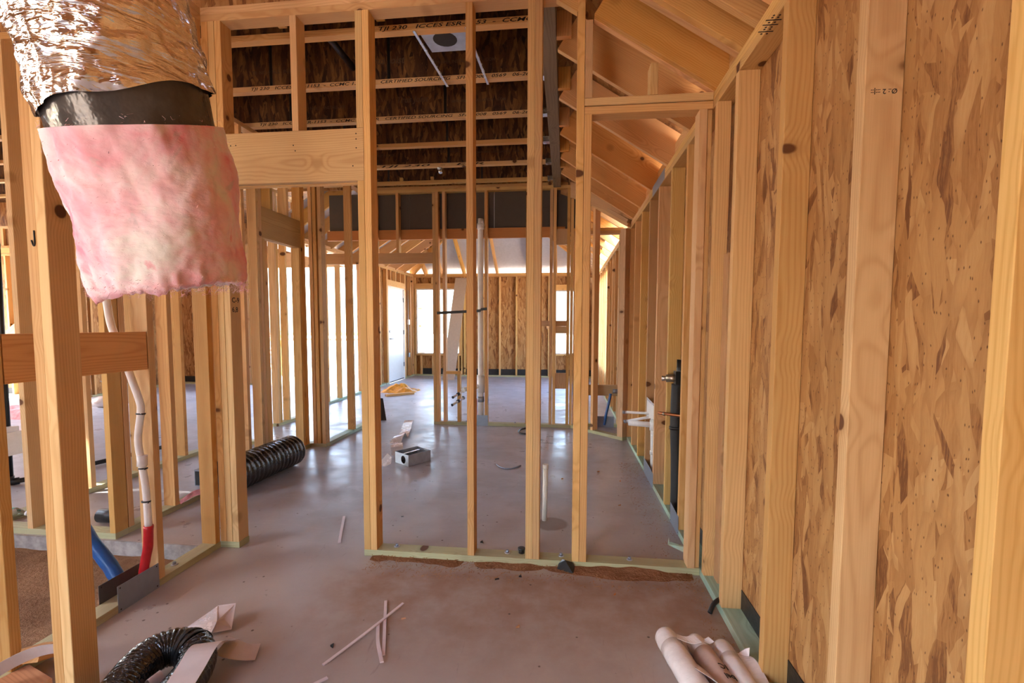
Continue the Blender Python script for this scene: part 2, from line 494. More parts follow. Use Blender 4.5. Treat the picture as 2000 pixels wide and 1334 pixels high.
def tube_mesh(name, pts, r, mat, seg=12, n=8, cap=True, wall=0.0, rad=None):
    """a pipe along a path; rad(s, angle) may scale the radius, wall > 0 makes it hollow"""
    P = catmull(pts, n)
    F = frames(P)
    V, Fc = [], []
    s = 0.0
    def ring(rr, i, s):
        t, u, w = F[i]
        base = len(V)
        for k in range(seg):
            a = 2*pi*k/seg
            q = rr*(rad(s, a) if rad else 1.0)
            V.append(P[i]+(u*cos(a)+w*sin(a))*q)
        return base
    rings = []
    for i in range(len(P)):
        if i: s += (P[i]-P[i-1]).length
        rings.append(ring(r, i, s))
    for a, b in zip(rings, rings[1:]):
        for k in range(seg):
            k2 = (k+1) % seg
            Fc.append((a+k, a+k2, b+k2, b+k))
    if wall > 0:
        depth = min(len(P)-1, max(1, int(len(P)*0.15)))
        for end in (0, 1):
            i0 = 0 if end == 0 else len(P)-1
            i1 = depth if end == 0 else len(P)-1-depth
            A = rings[i0]
            keep = rad
            rad = None
            B = ring(r-wall, i0, 0); D = ring(r-wall, i1, 0)
            rad = keep
            for k in range(seg):
                k2 = (k+1) % seg
                q1 = (A+k, B+k, B+k2, A+k2); q2 = (B+k, D+k, D+k2, B+k2)
                Fc.append(q1 if end == 0 else q1[::-1]); Fc.append(q2 if end == 0 else q2[::-1])
            Fc.append(tuple(range(D, D+seg))[::1 if end else -1])
    elif cap:
        Fc.append(tuple(range(rings[0]+seg-1, rings[0]-1, -1)))
        Fc.append(tuple(range(rings[-1], rings[-1]+seg)))
    me = mesh(name, V, Fc, mat)
    for p in me.polygons:
        if len(p.vertices) == 4: p.use_smooth = True
    return me

def tube(name, parent, pts, r, mat, **kw):
    P0 = Vector(pts[0])
    me = tube_mesh(name, [Vector(p)-P0 for p in pts], r, mat, **kw)
    return link(name, me, parent, None, Matrix.Translation(P0))

def disc(name, parent, c, nrm, r, h, mat, seg=16):
    n = Vector(nrm).normalized()
    return tube(name, parent, [Vector(c), Vector(c)+n*h], r, mat, seg=seg, n=1)

def ribbon(name, parent, pts, across, w, mat, t=0.0012, n=6):
    """a strip of paper or foil: pts is its centre line, across the vector(s) over its width"""
    P = catmull(pts, n)
    m = len(P)
    if isinstance(across[0], (int, float)): across = [across]*len(pts)
    A = catmull(across, n)
    V, F = [], []
    for i in range(m):
        a = A[i].normalized()*w/2
        T = (P[min(m-1, i+1)]-P[max(0, i-1)]).normalized()
        nn = T.cross(a).normalized()*t/2
        V += [P[i]-a-nn, P[i]+a-nn, P[i]+a+nn, P[i]-a+nn]
    for i in range(m-1):
        b = 4*i
        for k in range(4):
            F.append((b+k, b+(k+1) % 4, b+4+(k+1) % 4, b+4+k))
    F += [(3, 2, 1, 0), (4*m-4, 4*m-3, 4*m-2, 4*m-1)]
    P0 = P[0]
    return link(name, mesh(name, [v-P0 for v in V], F, mat), parent, None, Matrix.Translation(P0))

def extr(name, parent, pts, vec, mat):
    """a flat outline pushed out by vec"""
    P = [Vector(p) for p in pts]; P0 = P[0]; vec = Vector(vec); n = len(P)
    V = [p-P0 for p in P]+[p-P0+vec for p in P]
    F = [tuple(range(n-1, -1, -1)), tuple(range(n, 2*n))]+[(i, (i+1) % n, (i+1) % n+n, i+n) for i in range(n)]
    return link(name, mesh(name, V, F, mat), parent, None, Matrix.Translation(P0))

def gable(name, parent, pts, y, t, mat):
    """an upright sheet in the x-z plane, its own plane local x, y"""
    n = len(pts); x0, z0 = pts[0]
    V = [(x-x0, z-z0, 0) for x, z in pts]+[(x-x0, z-z0, -t) for x, z in pts]
    F = [tuple(range(n)), tuple(range(2*n-1, n-1, -1))]+[(i, i+n, (i+1) % n+n, (i+1) % n) for i in range(n)]
    return link(name, mesh(name, V, F, mat), parent, None, Matrix.Translation((x0, y, z0)) @ Matrix.Rotation(pi/2, 4, 'X'))

def text(name, parent, body, loc, size, face='-y', mat=None, width=None, rot=0.0, shear=0.0):
    cu = bpy.data.curves.new(name, 'FONT')
    cu.body = body; cu.size = size; cu.shear = shear
    cu.extrude = 0.0002; cu.resolution_u = 2; cu.offset = size*.012
    cu.materials.append(mat or INK)
    R = {'-y': Matrix.Rotation(pi/2, 4, 'X'), '+x': Matrix.Rotation(pi/2, 4, 'Z') @ Matrix.Rotation(pi/2, 4, 'X'),
         '-x': Matrix.Rotation(-pi/2, 4, 'Z') @ Matrix.Rotation(pi/2, 4, 'X'), '-z': Matrix.Rotation(pi, 4, 'X')}[face]
    mw = Matrix.Translation(Vector(loc)) @ R @ Matrix.Rotation(rot, 4, 'Z')
    o = bpy.data.objects.new(name, cu)
    COL.objects.link(o)
    if width:
        bpy.context.view_layer.update()
        w0 = o.dimensions.x
        if w0 > 0: mw = mw @ Matrix.Diagonal((width/w0, 1, 1, 1))
    o.parent = parent
    base = parent
    # the parent may be a board with its own turned frame
    pw = Matrix.Identity(4)
    chain = []
    q = parent
    while q is not None:
        chain.append(q); q = q.parent
    for q in reversed(chain):
        pw = pw @ (Matrix.Translation(q.location) if q.type == 'EMPTY' else q.matrix_basis)
    o.matrix_basis = pw.inverted() @ mw
    return o

def sub(name, parent, me, mat, mw_world):
    """a mesh under any parent, given its world place"""
    o = bpy.data.objects.new(name, me)
    if mat and not me.materials: me.materials.append(mat)
    COL.objects.link(o)
    o.parent = parent
    pw = Matrix.Identity(4); chain = []; q = parent
    while q is not None:
        chain.append(q); q = q.parent
    for q in reversed(chain):
        pw = pw @ (Matrix.Translation(q.location) if q.type == 'EMPTY' else q.matrix_basis)
    o.matrix_basis = pw.inverted() @ mw_world
    return o

T, D, D6, D8 = 0.0365, 0.085, 0.085, 0.222       # sawn thickness and the three depths
def studs_x(w, xs, y0, z0, z1, mat=None, d=D, t=T):
    """studs of a wall that runs along x: t wide, d deep"""
    return [board('stud', w, x, x+t, y0, y0+d, z0, z1, mat, 'z') for x in xs]
def studs_y(w, ys, x0, z0, z1, mat=None, d=D, t=T):
    return [board('stud', w, x0, x0+d, y, y+t, z0, z1, mat, 'z') for y in ys]
def wall(name, label):
    return empty(name, (0, 0, 0), label, 'wall', kind='structure')
def anchor(w, x, y, z=T):
    b = disc('anchor_bolt', w, (x, y, z), (0, 0, 1), 0.016, 0.003, STEEL, 12)
    me = tube_mesh('bolt_end', [(0, 0, 0), (0, 0, 0.012)], 0.0085, SHIELD, seg=6, n=1)
    sub('bolt_end', b, me, None, Matrix.Translation((x, y, z+0.003)))
    return b

# ================================================================== SETTING
# ---- floor: slab with the sunken soil bay left of the plumbing wall
floor = empty('floor', (0, 0, 0), 'stained grey concrete slab with trodden red soil', 'floor', kind='structure')
def slab(x0, x1, y0, y1):
    v = [(x, y, z) for z in (-0.16, 0) for x, y in ((x0, y0), (x1, y0), (x1, y1), (x0, y1))]
    link('slab', mesh('slab', v, [(0, 3, 2, 1), (4, 5, 6, 7), (0, 1, 5, 4), (1, 2, 6, 5), (2, 3, 7, 6), (3, 0, 4, 7)], CONC), floor)
slab(-13, -4.9, -3, 9.2)
slab(-4.9, -2.05, 2.44, 9.2)
slab(-4.9, -2.05, -3, 0.2)
slab(-2.05, 0.80, -3, 9.2)
slab(-3.84, 0.80, 9.2, 11.55)
def heightfield(name, parent, x0, x1, y0, y1, n, m, f, mat):
    V = [(x0+(x1-x0)*i/n, y0+(y1-y0)*j/m, 0) for j in range(m+1) for i in range(n+1)]
    V = [(x, y, f(x, y)) for x, y, _ in V]
    F = [(j*(n+1)+i, j*(n+1)+i+1, (j+1)*(n+1)+i+1, (j+1)*(n+1)+i) for j in range(m) for i in range(n)]
    return link(name, mesh(name, V, F, mat, True), parent)
heightfield('soil_bed', floor, -4.9, -2.05, 0.2, 2.44, 60, 50,
    lambda x, y: -0.085+0.02*mnoise.noise(Vector((x*3, y*3, 1)))+0.012*mnoise.noise(Vector((x*9, y*9, 4)))+0.06*max(0, 1-(y-0.2)/1.5), DIRT)
board('curb_face', floor, -4.9, -2.05, 2.432, 2.4405, -0.15, -0.001, CURB, 'x')
g = link('ground', mesh('ground', [(-60, -40, -0.17), (60, -40, -0.17), (60, 70, -0.17), (-60, 70, -0.17)], [(0, 1, 2, 3)], GROUND))
tag(g, 'pale bright dry ground outside the house', 'ground', kind='structure')

# ---- right wall: sheathed outer wall, running the whole depth
wr = wall('wall_right', 'sheathed stud wall along the right side')
XR = 0.70
for y0, y1 in ((-2.2, 2.36), (2.36, 5.95), (5.95, 11.45)):
    board('bottom_plate', wr, XR, XR+D, y0+.001, y1, 0, T, TREATB)
    board('top_plate', wr, XR, XR+D, y0+.001, y1, 2.33, 2.33+T)
for y0, y1 in ((-2.2, 1.1), (1.1, 4.2), (4.2, 7.9), (7.9, 11.45)):
    board('upper_top_plate', wr, XR, XR+D, y0+.001, y1, 2.367, 2.404)
near_studs = studs_y(wr, (-0.8, -0.39, 0.02, 0.42, 0.832, 1.242, 1.664, 2.10), XR, T, 2.33)
studs_y(wr, (2.90, 3.308, 3.735, 4.13, 4.54, 4.95), XR, T, 2.33)
studs_y(wr, (5.31, 5.36), XR, T, 2.33)
board('stud', wr, XR, XR+.062, 2.37, 2.37+T, T, 2.33)
board('blocking', wr, XR+.045, XR+.083, 2.30, 2.36, T, 1.62, WOOD2, 'z')
studs_y(wr, [6.05+0.41*i for i in range(13)], XR, T, 2.33)
y = -2.3
while y < 11.5:
    y1 = min(y+1.166, 11.55)
    # two openings added to brighten the far room, hidden from here behind the studs
    for z0, z1 in (((-.02, .45), (2.2, 2.40)) if 7.9 < y < 10.5 else ((-.02, 2.40),)):
        panel('sheathing_panel', wr, (XR+D+.013, y1-.0002, z0), (0, -1, 0), (0, 0, 1), y1-y-.0004, z1-z0, .012, OSB)
    y = y1
board('membrane_strip', wr, XR+D-.003, XR+D, -1.2, 11.4, T, 0.125, BLACKM, 'y')
extr('strap_plate', wr, [(XR-.0012, 3.56, 2.335), (XR-.0012, 3.56, 2.412), (XR-.0012, 4.03, 2.406), (XR-.0012, 4.03, 2.325)], (.001, 0, 0), SHIELD)
st = near_studs[5]
text('grade_stamp', st, '\u00d8.: 2 :::|::', (XR+.072, 1.2415, 1.842), 0.016, '-y', INK, rot=pi)
text('grade_stamp', st, ':\u00b7:::::', (XR+.076, 1.2415, 2.09), 0.011, '-y', INK, width=.042, rot=pi)
text('plate_print', wr, ':|::|:|::', (XR+.012, 1.86, 2.3293), 0.055, '-z', INK, rot=pi/2)

# ---- cross wall in front: ten foot studs, door opening at its left, low part at its right
wf = wall('wall_front', 'open stud wall across the room with a door opening')
YF = 2.435
board('bottom_plate', wf, -1.097, XR-.002, YF, YF+D, 0, T, TREAT)
board('bottom_plate', wf, -1.96, -1.845, YF, YF+D, 0, T, TREAT)
board('top_plate', wf, -1.96, -.03, YF, YF+D, 2.90, 2.90+T)
board('upper_top_plate', wf, -1.98, -.10, YF, YF+D, 2.937, 2.9735)
studs_x(wf, (-1.96, -1.922), YF, T, 2.90)
jamb = studs_x(wf, (-1.8835,), YF, T, 2.041)[0]
studs_x(wf, (-1.8835,), YF, 2.312, 2.90)
studs_x(wf, (-1.097,), YF, T, 2.041)
studs_x(wf, (-1.097, -1.455), YF, 2.312, 2.90)
studs_x(wf, (-1.0595, -.5135, -.199, -.162), YF, T, 2.90)
studs_x(wf, (.0475,), YF, T, 2.96)
studs_x(wf, (.0855,), YF, T, 2.325)
studs_x(wf, (.0855,), YF, 2.405, 2.775)
studs_x(wf, (.637,), YF, T, 2.325)
board('stud', wf, .6745, .699, YF+.012, YF+D, T, 2.325)
studs_x(wf, (.401,), YF, 2.405, 2.555)
board('low_plate', wf, .0855, XR-.002, YF, YF+D, 2.326, 2.3625)
board('low_plate', wf, .0855, XR-.002, YF, YF+D, 2.3675, 2.404)
for k, y0 in enumerate((YF-.001, YF+.049)):
    board('header', wf, -1.884, -1.0605, y0, y0+T, 2.042, 2.311)
for x in (-.929, -.302, -.009, .354): anchor(wf, x, 2.49)
text('pencil_mark', jamb, '6,8', (-1.8465, YF+.012, 1.352), .04, '+x', INK)
text('pencil_mark', jamb, 'C-9', (-1.8465, YF+.012, 1.405), .04, '+x', INK)
hd = [o for o in wf.children if o.name.startswith('header')][0]
for x, z in ((-1.10, 2.283), (-1.10, 2.255), (-1.10, 2.21), (-1.12, 2.118), (-1.45, 2.236), (-1.44, 2.207), (-1.81, 2.247), (-1.78, 2.248)):
    me = tube_mesh('nail', [(0, 0, 0), (0, -.0012, 0)], .0035, INK, seg=8, n=1)
    sub('nail', hd, me, None, Matrix.Translation((x, YF-.0008, z)))

# ---- left plumbing wall, and the doubled post that stands nearest
wl = wall('wall_left', 'open stud wall on the left beside the soil bay')
XL = -2.045
board('bottom_plate', wl, XL, XL+D, .85, 2.434, 0, T, TREAT)
board('top_plate', wl, XL, XL+D, -.6, 2.434, 2.90, 2.90+T)
board('upper_top_plate', wl, XL, XL+D, -.6, 2.52, 2.937, 2.9735)
studs_y(wl, (.62, 1.02, 1.40, 2.02, 2.396), XL, T, 2.90)
board('blocking', wl, XL+D-T, XL+D, 1.44, 2.012, 1.07, 1.247, RAFT)
anchor(wl, -2.005, 2.16)
p1 = board('post', wl, -1.683, -1.6465, 1.32, 1.32+D6, 0, 2.95, WOOD, 'z')
p2 = board('post', wl, -1.6455, -1.609, 1.318, 1.318+D6, 0, 2.95, WOOD, 'z')
board('top_plate', wl, XL, -1.6, 1.31, 1.31+D6+.01, 2.95, 2.985)
tk = [(-1.664, 1.3185, 1.545), (-1.658, 1.3185, 1.528), (-1.653, 1.3185, 1.535), (-1.653, 1.3185, 1.575)]
me = tube_mesh('pencil_tick', [Vector(q)-Vector(tk[0]) for q in tk], .0022, INK, seg=6, n=4)
sub('pencil_tick', p1, me, None, Matrix.Translation(tk[0]))

# ---- middle walls: closet corner behind the soil bay
wm = wall('wall_middle', 'open stud wall behind the sunken soil bay')
board('bottom_plate', wm, -4.9, -2.65, 2.45, 2.45+D, 0, T, TREAT)
board('bottom_plate', wm, -2.735, -2.65, 2.5355, 3.92, 0, T, TREAT)
studs_x(wm, (-2.6865, -3.245, -3.72, -4.15), 2.45, T, 2.90)
studs_y(wm, (2.54, 2.885, 3.28, 3.66, 3.845, 3.883), -2.735, T, 2.90)
board('stud', wm, -2.735, -2.65, 3.9205, 3.957, T, 2.04)
board('top_plate', wm, -4.9, -2.65, 2.45, 2.45+D, 2.90, 2.9365)
board('top_plate', wm, -2.735, -2.65, 2.5355, 4.68, 2.90, 2.9365)
for x0 in (-2.735, -2.687):
    board('header', wm, x0, x0+T, 3.9205, 4.53, 2.045, 2.315, WOOD2)
studs_y(wm, (4.05, 4.30), -2.735, 2.317, 2.90)
board('stud', wm, -2.735, -2.65, 4.4935, 4.53, T, 2.043)
studs_y(wm, (4.532, 4.57), -2.735, T, 2.90)
board('sill_block', wm, -2.75, -2.63, 4.495, 4.60, 0, T, TREAT, 'x')
c1 = [o for o in wm.children if o.name.startswith('stud')][0]
text('pencil_mark', c1, '2', (-2.649, 2.475, 1.335), .05, '+x', INK)

wh = wall('wall_hall', 'open stud walls around the far closet')
board('bottom_plate', wh, -3.6, -2.47, 4.61, 4.61+D, 0, T, TREAT)
board('bottom_plate', wh, -2.56, -2.475, 4.696, 5.94, 0, T, TREATB)
studs_x(wh, (-3.155, -3.56), 4.61, T, 2.90)
studs_x(wh, (-2.612, -2.566, -2.5115), 4.61, T, 2.90)
studs_y(wh, (5.29, 5.86, 5.90), -2.56, T, 2.90)
board('top_plate', wh, -3.6, -2.475, 4.61, 4.61+D, 2.90, 2.9365)
board('top_plate', wh, -2.56, -2.475, 4.696, 5.94, 2.90, 2.9365)
board('bottom_plate', wh, -3.65, -3.565, 2.54, 4.25, 0, T, TREAT)
studs_y(wh, (3.13, 3.55, 4.02), -3.65, T, 2.90)
board('top_plate', wh, -3.65, -3.565, 2.54, 6.1, 2.90, 2.9365)
studs_y(wh, (5.50, 5.54, 5.72, 6.02), -3.65, T, 2.90)
board('bottom_plate', wh, -3.65, -3.565, 5.48, 6.1, 0, T, TREAT)

# ---- kitchen wall at mid depth
we = wall('wall_centre', 'open stud wall at mid depth with grey panels above')
YE = 5.85
board('bottom_plate', we, -1.668, .10, YE, YE+D, 0, T, TREAT)
board('top_plate', we, -2.47, .06, YE, YE+D, 2.935, 2.935+T)
board('upper_top_plate', we, -2.47, .02, YE, YE+D, 2.972, 3.0085)
studs_x(we, (-1.668, -1.63, -1.54), YE, T, 2.935)
studs_x(we, (-1.005, -.488, -.195, -.152, .015, .058), YE, T, 2.935)
studs_x(we, (-2.14, -2.434), YE, 2.192, 2.935)
board('header', we, -2.47, -1.668, YE-.001, YE+T, 2.055, 2.19)
board('header', we, -3.08, -2.565, YE-.001, YE+T, 2.055, 2.19)
board('ledger_beam', we, -3.1, -.01, YE+D+.001, YE+D+.037, 2.37, 2.495, REDW)
for x0, x1 in ((-3.08, -2.0), (-2.0, -.9), (-.9, .28)):
    panel('grey_panel', we, (x0+.002, YE+D+.042, 2.43), (1, 0, 0), (0, 0, 1), x1-x0-.004, .53, .012, GYP)
for x0, x1 in ((-2.93, -2.55), (-2.42, -2.08)):
    extr('torn_edge', we, [(x0, YE+D+.034, 2.496), (x0+.08, YE+D+.034, 2.54), (x0+.2, YE+D+.034, 2.548), (x1, YE+D+.034, 2.50)], (0, .004, 0), TORN)
board('pony_sill', we, -1.503, -1.31, YE, YE+D, .655, .69, WOOD)
board('stud', we, -1.358, -1.3215, YE, YE+D, T, .654, WOOD, 'z')
board('blocking', we, -.115, .015, YE+.02, YE+.02+T, 1.18, 1.266, WOOD2)
board('blocking', we, -.115, .015, YE+.035, YE+.035+T, 1.267, 1.335, WOOD2)
board('blocking', we, -.45, -.196, YE+.04, YE+.04+T, 1.267, 1.335, WOOD2)
board('blocking', we, -.115, .015, YE+.01, YE+.01+T, .49, .685, WOOD2)
board('blocking', we, -.115, .015, YE, YE+T, 2.26, 2.45, WOOD2)
for x in (-1.53, -1.25, -.62): anchor(we, x, YE+.04)
# short slanting return to the right wall, and the wall behind it
A, B = Vector((.11, 5.88, 0)), Vector((.675, 5.30, 0))
def dg(t, z): return (A+(B-A)*t+Vector((0, 0, z)))
sidev = (B-A).normalized().cross(Vector((0, 0, 1)))
beam('bottom_plate', we, dg(0, T/2), dg(1, T/2), D, T, TREAT)
beam('top_plate', we, dg(-.08, 2.90), dg(1.02, 2.36), D, T, WOOD2)
beam('upper_top_plate', we, dg(-.08, 2.942), dg(1.02, 2.402), D, T, WOOD2)
for t, zt in ((.43, 2.64), (.25, 2.73)):
    beam('stud', we, dg(t, T), dg(t, zt), T, D, WOOD, up=sidev)
beam('corner_post', we, dg(.95, T), dg(.95, 2.33), .075, D, WOOD2, up=sidev)
wg = wall('wall_corner', 'short stud wall behind the slanting return')
board('bottom_plate', wg, .10, .699, 5.95, 5.95+D, 0, T, TREAT)
board('top_plate', wg, .06, .699, 5.95, 5.95+D, 2.40, 2.40+T)
board('upper_top_plate', wg, .06, .699, 5.95, 5.95+D, 2.4375, 2.474)
board('ledger', wg, .10, .66, 5.95, 5.95+T, .40, .535, WOOD2)
studs_x(wg, (.10,), 5.95, T, 2.40)
board('stud', wg, .655, .6915, 5.95, 5.95+D, T, 2.40)
disc('ledger_bracket', wg, (.60, 5.94, .46), (1, 0, 0), .028, .06, SHIELD, 8)

# ---- unseen outer walls added behind the viewpoint, openings shaped to light the near room
wq = wall('wall_rear_added', 'unseen sheathed outer walls added to shape the light')
def osheet(a, b, z0, z1, y=-2.2): panel('sheathing_panel', wq, (b, y, z0), (-1, 0, 0), (0, 0, 1), b-a, z1-z0, .012, OSB)
for a, b, z0, z1 in ((-.9, .80, -.02, 3.2), (-1.3, -.9, -.02, 3.9), (-2.6, -1.3, 2.12, 4.6), (-4.5, -2.6, -.02, 4.2), (-5.4, -4.5, -.02, 3.2)): osheet(a, b, z0, z1)
board('header', wq, -2.64, -1.26, -2.187, -2.15, 2.12, 2.35)
for x in (-2.64, -1.3): board('stud', wq, x, x+T, -2.187, -2.1, 0, 2.12, WOOD, 'z')
def ysheet(a, b, z0, z1, x=-5.4): panel('sheathing_panel', wq, (x, a, z0), (0, 1, 0), (0, 0, 1), b-a, z1-z0, .012, OSB)
for a, b, z0, z1 in ((-2.2, -.7, -.02, 2.5), (-.7, .3, -.02, .9), (-.7, .3, 2.1, 2.5), (.3, 1.1, -.02, 2.5), (1.1, 2.45, -.02, 2.9)): ysheet(a, b, z0, z1)
for a, b in ((-13, -9.4), (-9.4, -5.4)): panel('sheathing_panel', wq, (b, 2.45, -.02), (-1, 0, 0), (0, 0, 1), b-a, 3.4, .012, OSB)
for a, b, z0, z1 in ((2.45, 2.9, -.02, 3.4), (2.9, 6.8, 2.6, 3.4), (6.8, 7.3, -.02, 3.4)): ysheet(a, b, z0, z1, -11.6)  # unseen side of the left room, its wide gap added for daylight

# ---- far room: left wall with the white door, back wall with two windows
wd = wall('wall_side', 'far room side wall with a white door')
board('bottom_plate', wd, -3.84, -3.755, 7.05, 9.75, 0, T, TREATB)
board('bottom_plate', wd, -3.84, -3.755, 10.76, 11.45, 0, T, TREAT)
studs_y(wd, (7.13, 7.56, 7.98, 8.4, 8.82, 9.16, 9.28, 9.66, 9.70, 10.78, 10.82, 11.2, 11.40), -3.84, T, 2.45)
for y0 in (5.9, 8.7): board('top_plate', wd, -3.84, -3.755, y0, min(y0+2.8, 11.535), 2.45, 2.4865)
board('upper_top_plate', wd, -3.84, -3.755, 5.9, 11.535, 2.4875, 2.524)
board('header', wd, -3.80, -3.755, 9.74, 10.78, 2.11, 2.24)
studs_y(wd, (9.9, 10.2, 10.5), -3.84, 2.245, 2.45)
for y0, y1 in ((9.2, 9.72), (10.80, 11.53)):
    panel('sheathing_panel', wd, (-3.853, y1, -.02), (0, -1, 0), (0, 0, 1), y1-y0, 2.5, .012, OSB)
panel('sheathing_panel', wd, (-3.853, 10.80, 2.13), (0, -1, 0), (0, 0, 1), 1.07, .35, .012, OSB)
dr = empty('door_1', (-3.79, 10.25, 0), 'white entry door with lever handle and black hinges', 'door', kind='structure')
DY0, DY1 = 9.775, 10.735
board('leaf', dr, -3.815, -3.775, DY0, DY1, .012, 2.09, WHITE, 'z')
board('frame', dr, -3.845, -3.756, DY0-.03, DY0-.004, 0, 2.115, WHITE, 'z')
board('frame', dr, -3.845, -3.756, DY1+.004, DY1+.03, 0, 2.115, WHITE, 'z')
board('frame', dr, -3.845, -3.756, DY0-.03, DY1+.03, 2.094, 2.118, WHITE, 'y')
board('sweep', dr, -3.774, -3.770, DY0+.01, DY1-.01, .012, .035, BLACKP, 'y')
for z in (.3, 1.05, 1.8): board('hinge', dr, -3.776, -3.762, DY1-.012, DY1+.012, z, z+.1, BLACKP, 'z')
tube('handle', dr, [(-3.775, DY0+.07, .97), (-3.735, DY0+.07, .97), (-3.728, DY0+.09, .97), (-3.728, DY0+.20, .97)], .011, SHIELD, seg=8, n=2)
disc('lock', dr, (-3.775, DY0+.07, 1.13), (1, 0, 0), .026, .02, SHIELD)

wb = wall('wall_back', 'far sheathed wall with two window openings')
YB = 11.45
board('bottom_plate', wb, -3.755, XR, YB, YB+D, 0, T, TREAT)
board('top_plate', wb, -3.755, XR+D, YB, YB+D, 2.45, 2.4865)
board('upper_top_plate', wb, -3.755, XR+D, YB, YB+D, 2.4875, 2.524)
W1, W2 = (-3.71, -2.60, .545, 2.17), (-.245, .305, .57, 2.115)
studs_x(wb, (-3.753, -2.56, -2.49, -2.02, -1.61, -1.2, -.80, -.41, -.325, .345, .55), YB, T, 2.45)
for (a, b, z0, z1), xs in ((W1, (-3.6, -3.3, -2.95, -2.64)), (W2, (-.245, .03, .268))):
    board('sill_plate', wb, a-.035, b+.035, YB, YB+D, z0-T, z0)
    board('header', wb, a-.035, b+.035, YB-.001, YB+D, z1, z1+.13)
    studs_x(wb, xs, YB, T, z0-T-.001)
    studs_x(wb, (a-.036, b), YB, z0, z1)
    studs_x(wb, xs[1:-1], YB, z1+.131, 2.45)
def sheath_x(w, a, b, z0, z1, y): panel('sheathing_panel', w, (a, y+.012, z0), (1, 0, 0), (0, 0, 1), b-a, z1-z0, .012, OSB)
ys = YB+D+.001
for a, b, z0, z1 in ((-3.85, W1[0], -.02, 2.54), (W1[0], W1[1], -.02, W1[2]), (W1[0], W1[1], W1[3], 2.54), (W1[1], -1.592, -.02, 2.54), (-1.592, W2[0], -.02, 2.54),
                     (W2[0], W2[1], -.02, W2[2]), (W2[0], W2[1], W2[3], 2.54), (W2[1], .80, -.02, 2.54)):
    sheath_x(wb, a, b, z0, z1, ys)
board('membrane_strip', wb, -3.6, XR, YB+D-.004, YB+D, T, .185, BLACKM, 'x')
for i, (a, b, z0, z1) in enumerate((W1, W2)):
    w = empty('window_%d' % (i+1), ((a+b)/2, YB+.07, z0), ('wide', 'narrow')[i]+' far window, blown out by daylight', 'window', kind='structure')
    for q in ((a, a+.03, z0, z1), (b-.03, b, z0, z1)): board('window_frame', w, q[0], q[1], YB+.055, YB+.085, q[2], q[3], WHITE, 'z')
    for q in ((z0, z0+.03), (z1-.03, z1)): board('window_frame', w, a+.03, b-.03, YB+.055, YB+.085, q[0], q[1], WHITE, 'x')
    panel('pane', w, (a+.03, YB+.072, z0+.03), (1, 0, 0), (0, 0, 1), b-a-.06, z1-z0-.06, .004, PANE)
b = [o for o in wb.children if o.name.startswith('blocking')]
board('blocking', wb, -.45, -.10, YB-.001, YB+T, 1.18, 1.26, WOOD2)

# ---- patio wall with the wide opening, and the outer walls of the left room
wp = wall('wall_patio', 'outer wall of the left room with a wide patio opening')
YP = 9.2
OX0, OX1 = -6.50, -4.15
board('bottom_plate', wp, -8.2, OX0, YP, YP+D, 0, T, TREAT)
board('bottom_plate', wp, OX1, -3.85, YP, YP+D, 0, T, TREAT)
studs_x(wp, (-8.2, -7.8, -7.4, -7.0, -6.6, -6.56, OX1, OX1+.038, -3.9), YP, T, 2.9)
gl = board('header_beam', wp, OX0, OX1, YP, YP+D, 2.445, 2.74, RAFT)
text('stamp', gl, 'APA', (-6.35, YP-.001, 2.50), .12, '-y', INK)
text('stamp', gl, 'APA', (-4.9, YP-.001, 2.50), .12, '-y', INK)
board('top_plate', wp, -8.2, -3.85, YP, YP+D, 2.90, 2.9365)
studs_x(wp, (-6.2, -5.6, -5.0, -4.4), YP, 2.741, 2.90)
for a, b in ((-8.2, -7.35), (-7.35, OX0-.02)):
    panel('sheathing_panel', wp, (a+.002, YP+D+.013, 0), (1, 0, 0), (0, 0, 1), b-a, 3.39, .012, OSB)
panel('sheathing_panel', wp, (OX1+.02, YP+D+.013, 0), (1, 0, 0), (0, 0, 1), (.33), 3.39, .012, OSB)
panel('sheathing_panel', wp, (OX0-.02, YP+D+.013, 2.6), (1, 0, 0), (0, 0, 1), OX1-OX0+.04, .79, .012, OSB)
board('membrane_strip', wp, -8.2, OX0, YP+D-.004, YP+D, T, .16, BLACKM, 'x')
wo_ = wall('wall_far_left', 'sheathed stud wall beyond the left room')
YW = 7.2
board('bottom_plate', wo_, -11.5, -8.2, YW, YW+D, 0, T, TREAT)
studs_x(wo_, [-11.3+.41*i for i in range(8)], YW, T, 2.45)
board('top_plate', wo_, -11.5, -8.2, YW, YW+D, 2.45, 2.4865)
for a, b in ((-10.4, -9.3), (-9.3, -8.2)):
    panel('sheathing_panel', wo_, (a+.002, YW+D+.013, 0), (1, 0, 0), (0, 0, 1), b-a, 3.39, .012, OSB)
board('membrane_strip', wo_, -10.4, -8.2, YW+D-.004, YW+D, T, .14, BLACKM, 'x')
board('bottom_plate', wo_, -8.285, -8.2, YW+D, YP, 0, T, TREAT)
studs_y(wo_, (7.35, 7.75, 8.15, 8.55, 8.95), -8.285, T, 2.9)
for a, b in ((7.28, 8.3), (8.3, 9.28)):
    panel('sheathing_panel', wo_, (-8.298, b, 0), (0, -1, 0), (0, 0, 1), b-a, 3.39, .012, OSB)
beam('brace', wo_, (-9.75, YW-.02, .90), (-8.70, YW-.02, 1.62), T, .33, WOOD2, up=(0, 0, 1))
board('soffit_plate', wo_, -11.5, -8.2, YW-.5, YW, 2.49, 2.5265, WOOD)
board('soffit_plate', wo_, -11.5, -8.2, YW-.5, YW-.46, 2.80, 2.8365, WOOD)
studs_x(wo_, (-10.6, -10.2, -9.8, -9.4, -9.0, -8.6), YW-.5, 2.53, 2.80, d=T)
board('blocking', wo_, -11.5, -8.2, YW-.46, YW-.42, 2.53, 2.80, WOOD2, 'x')

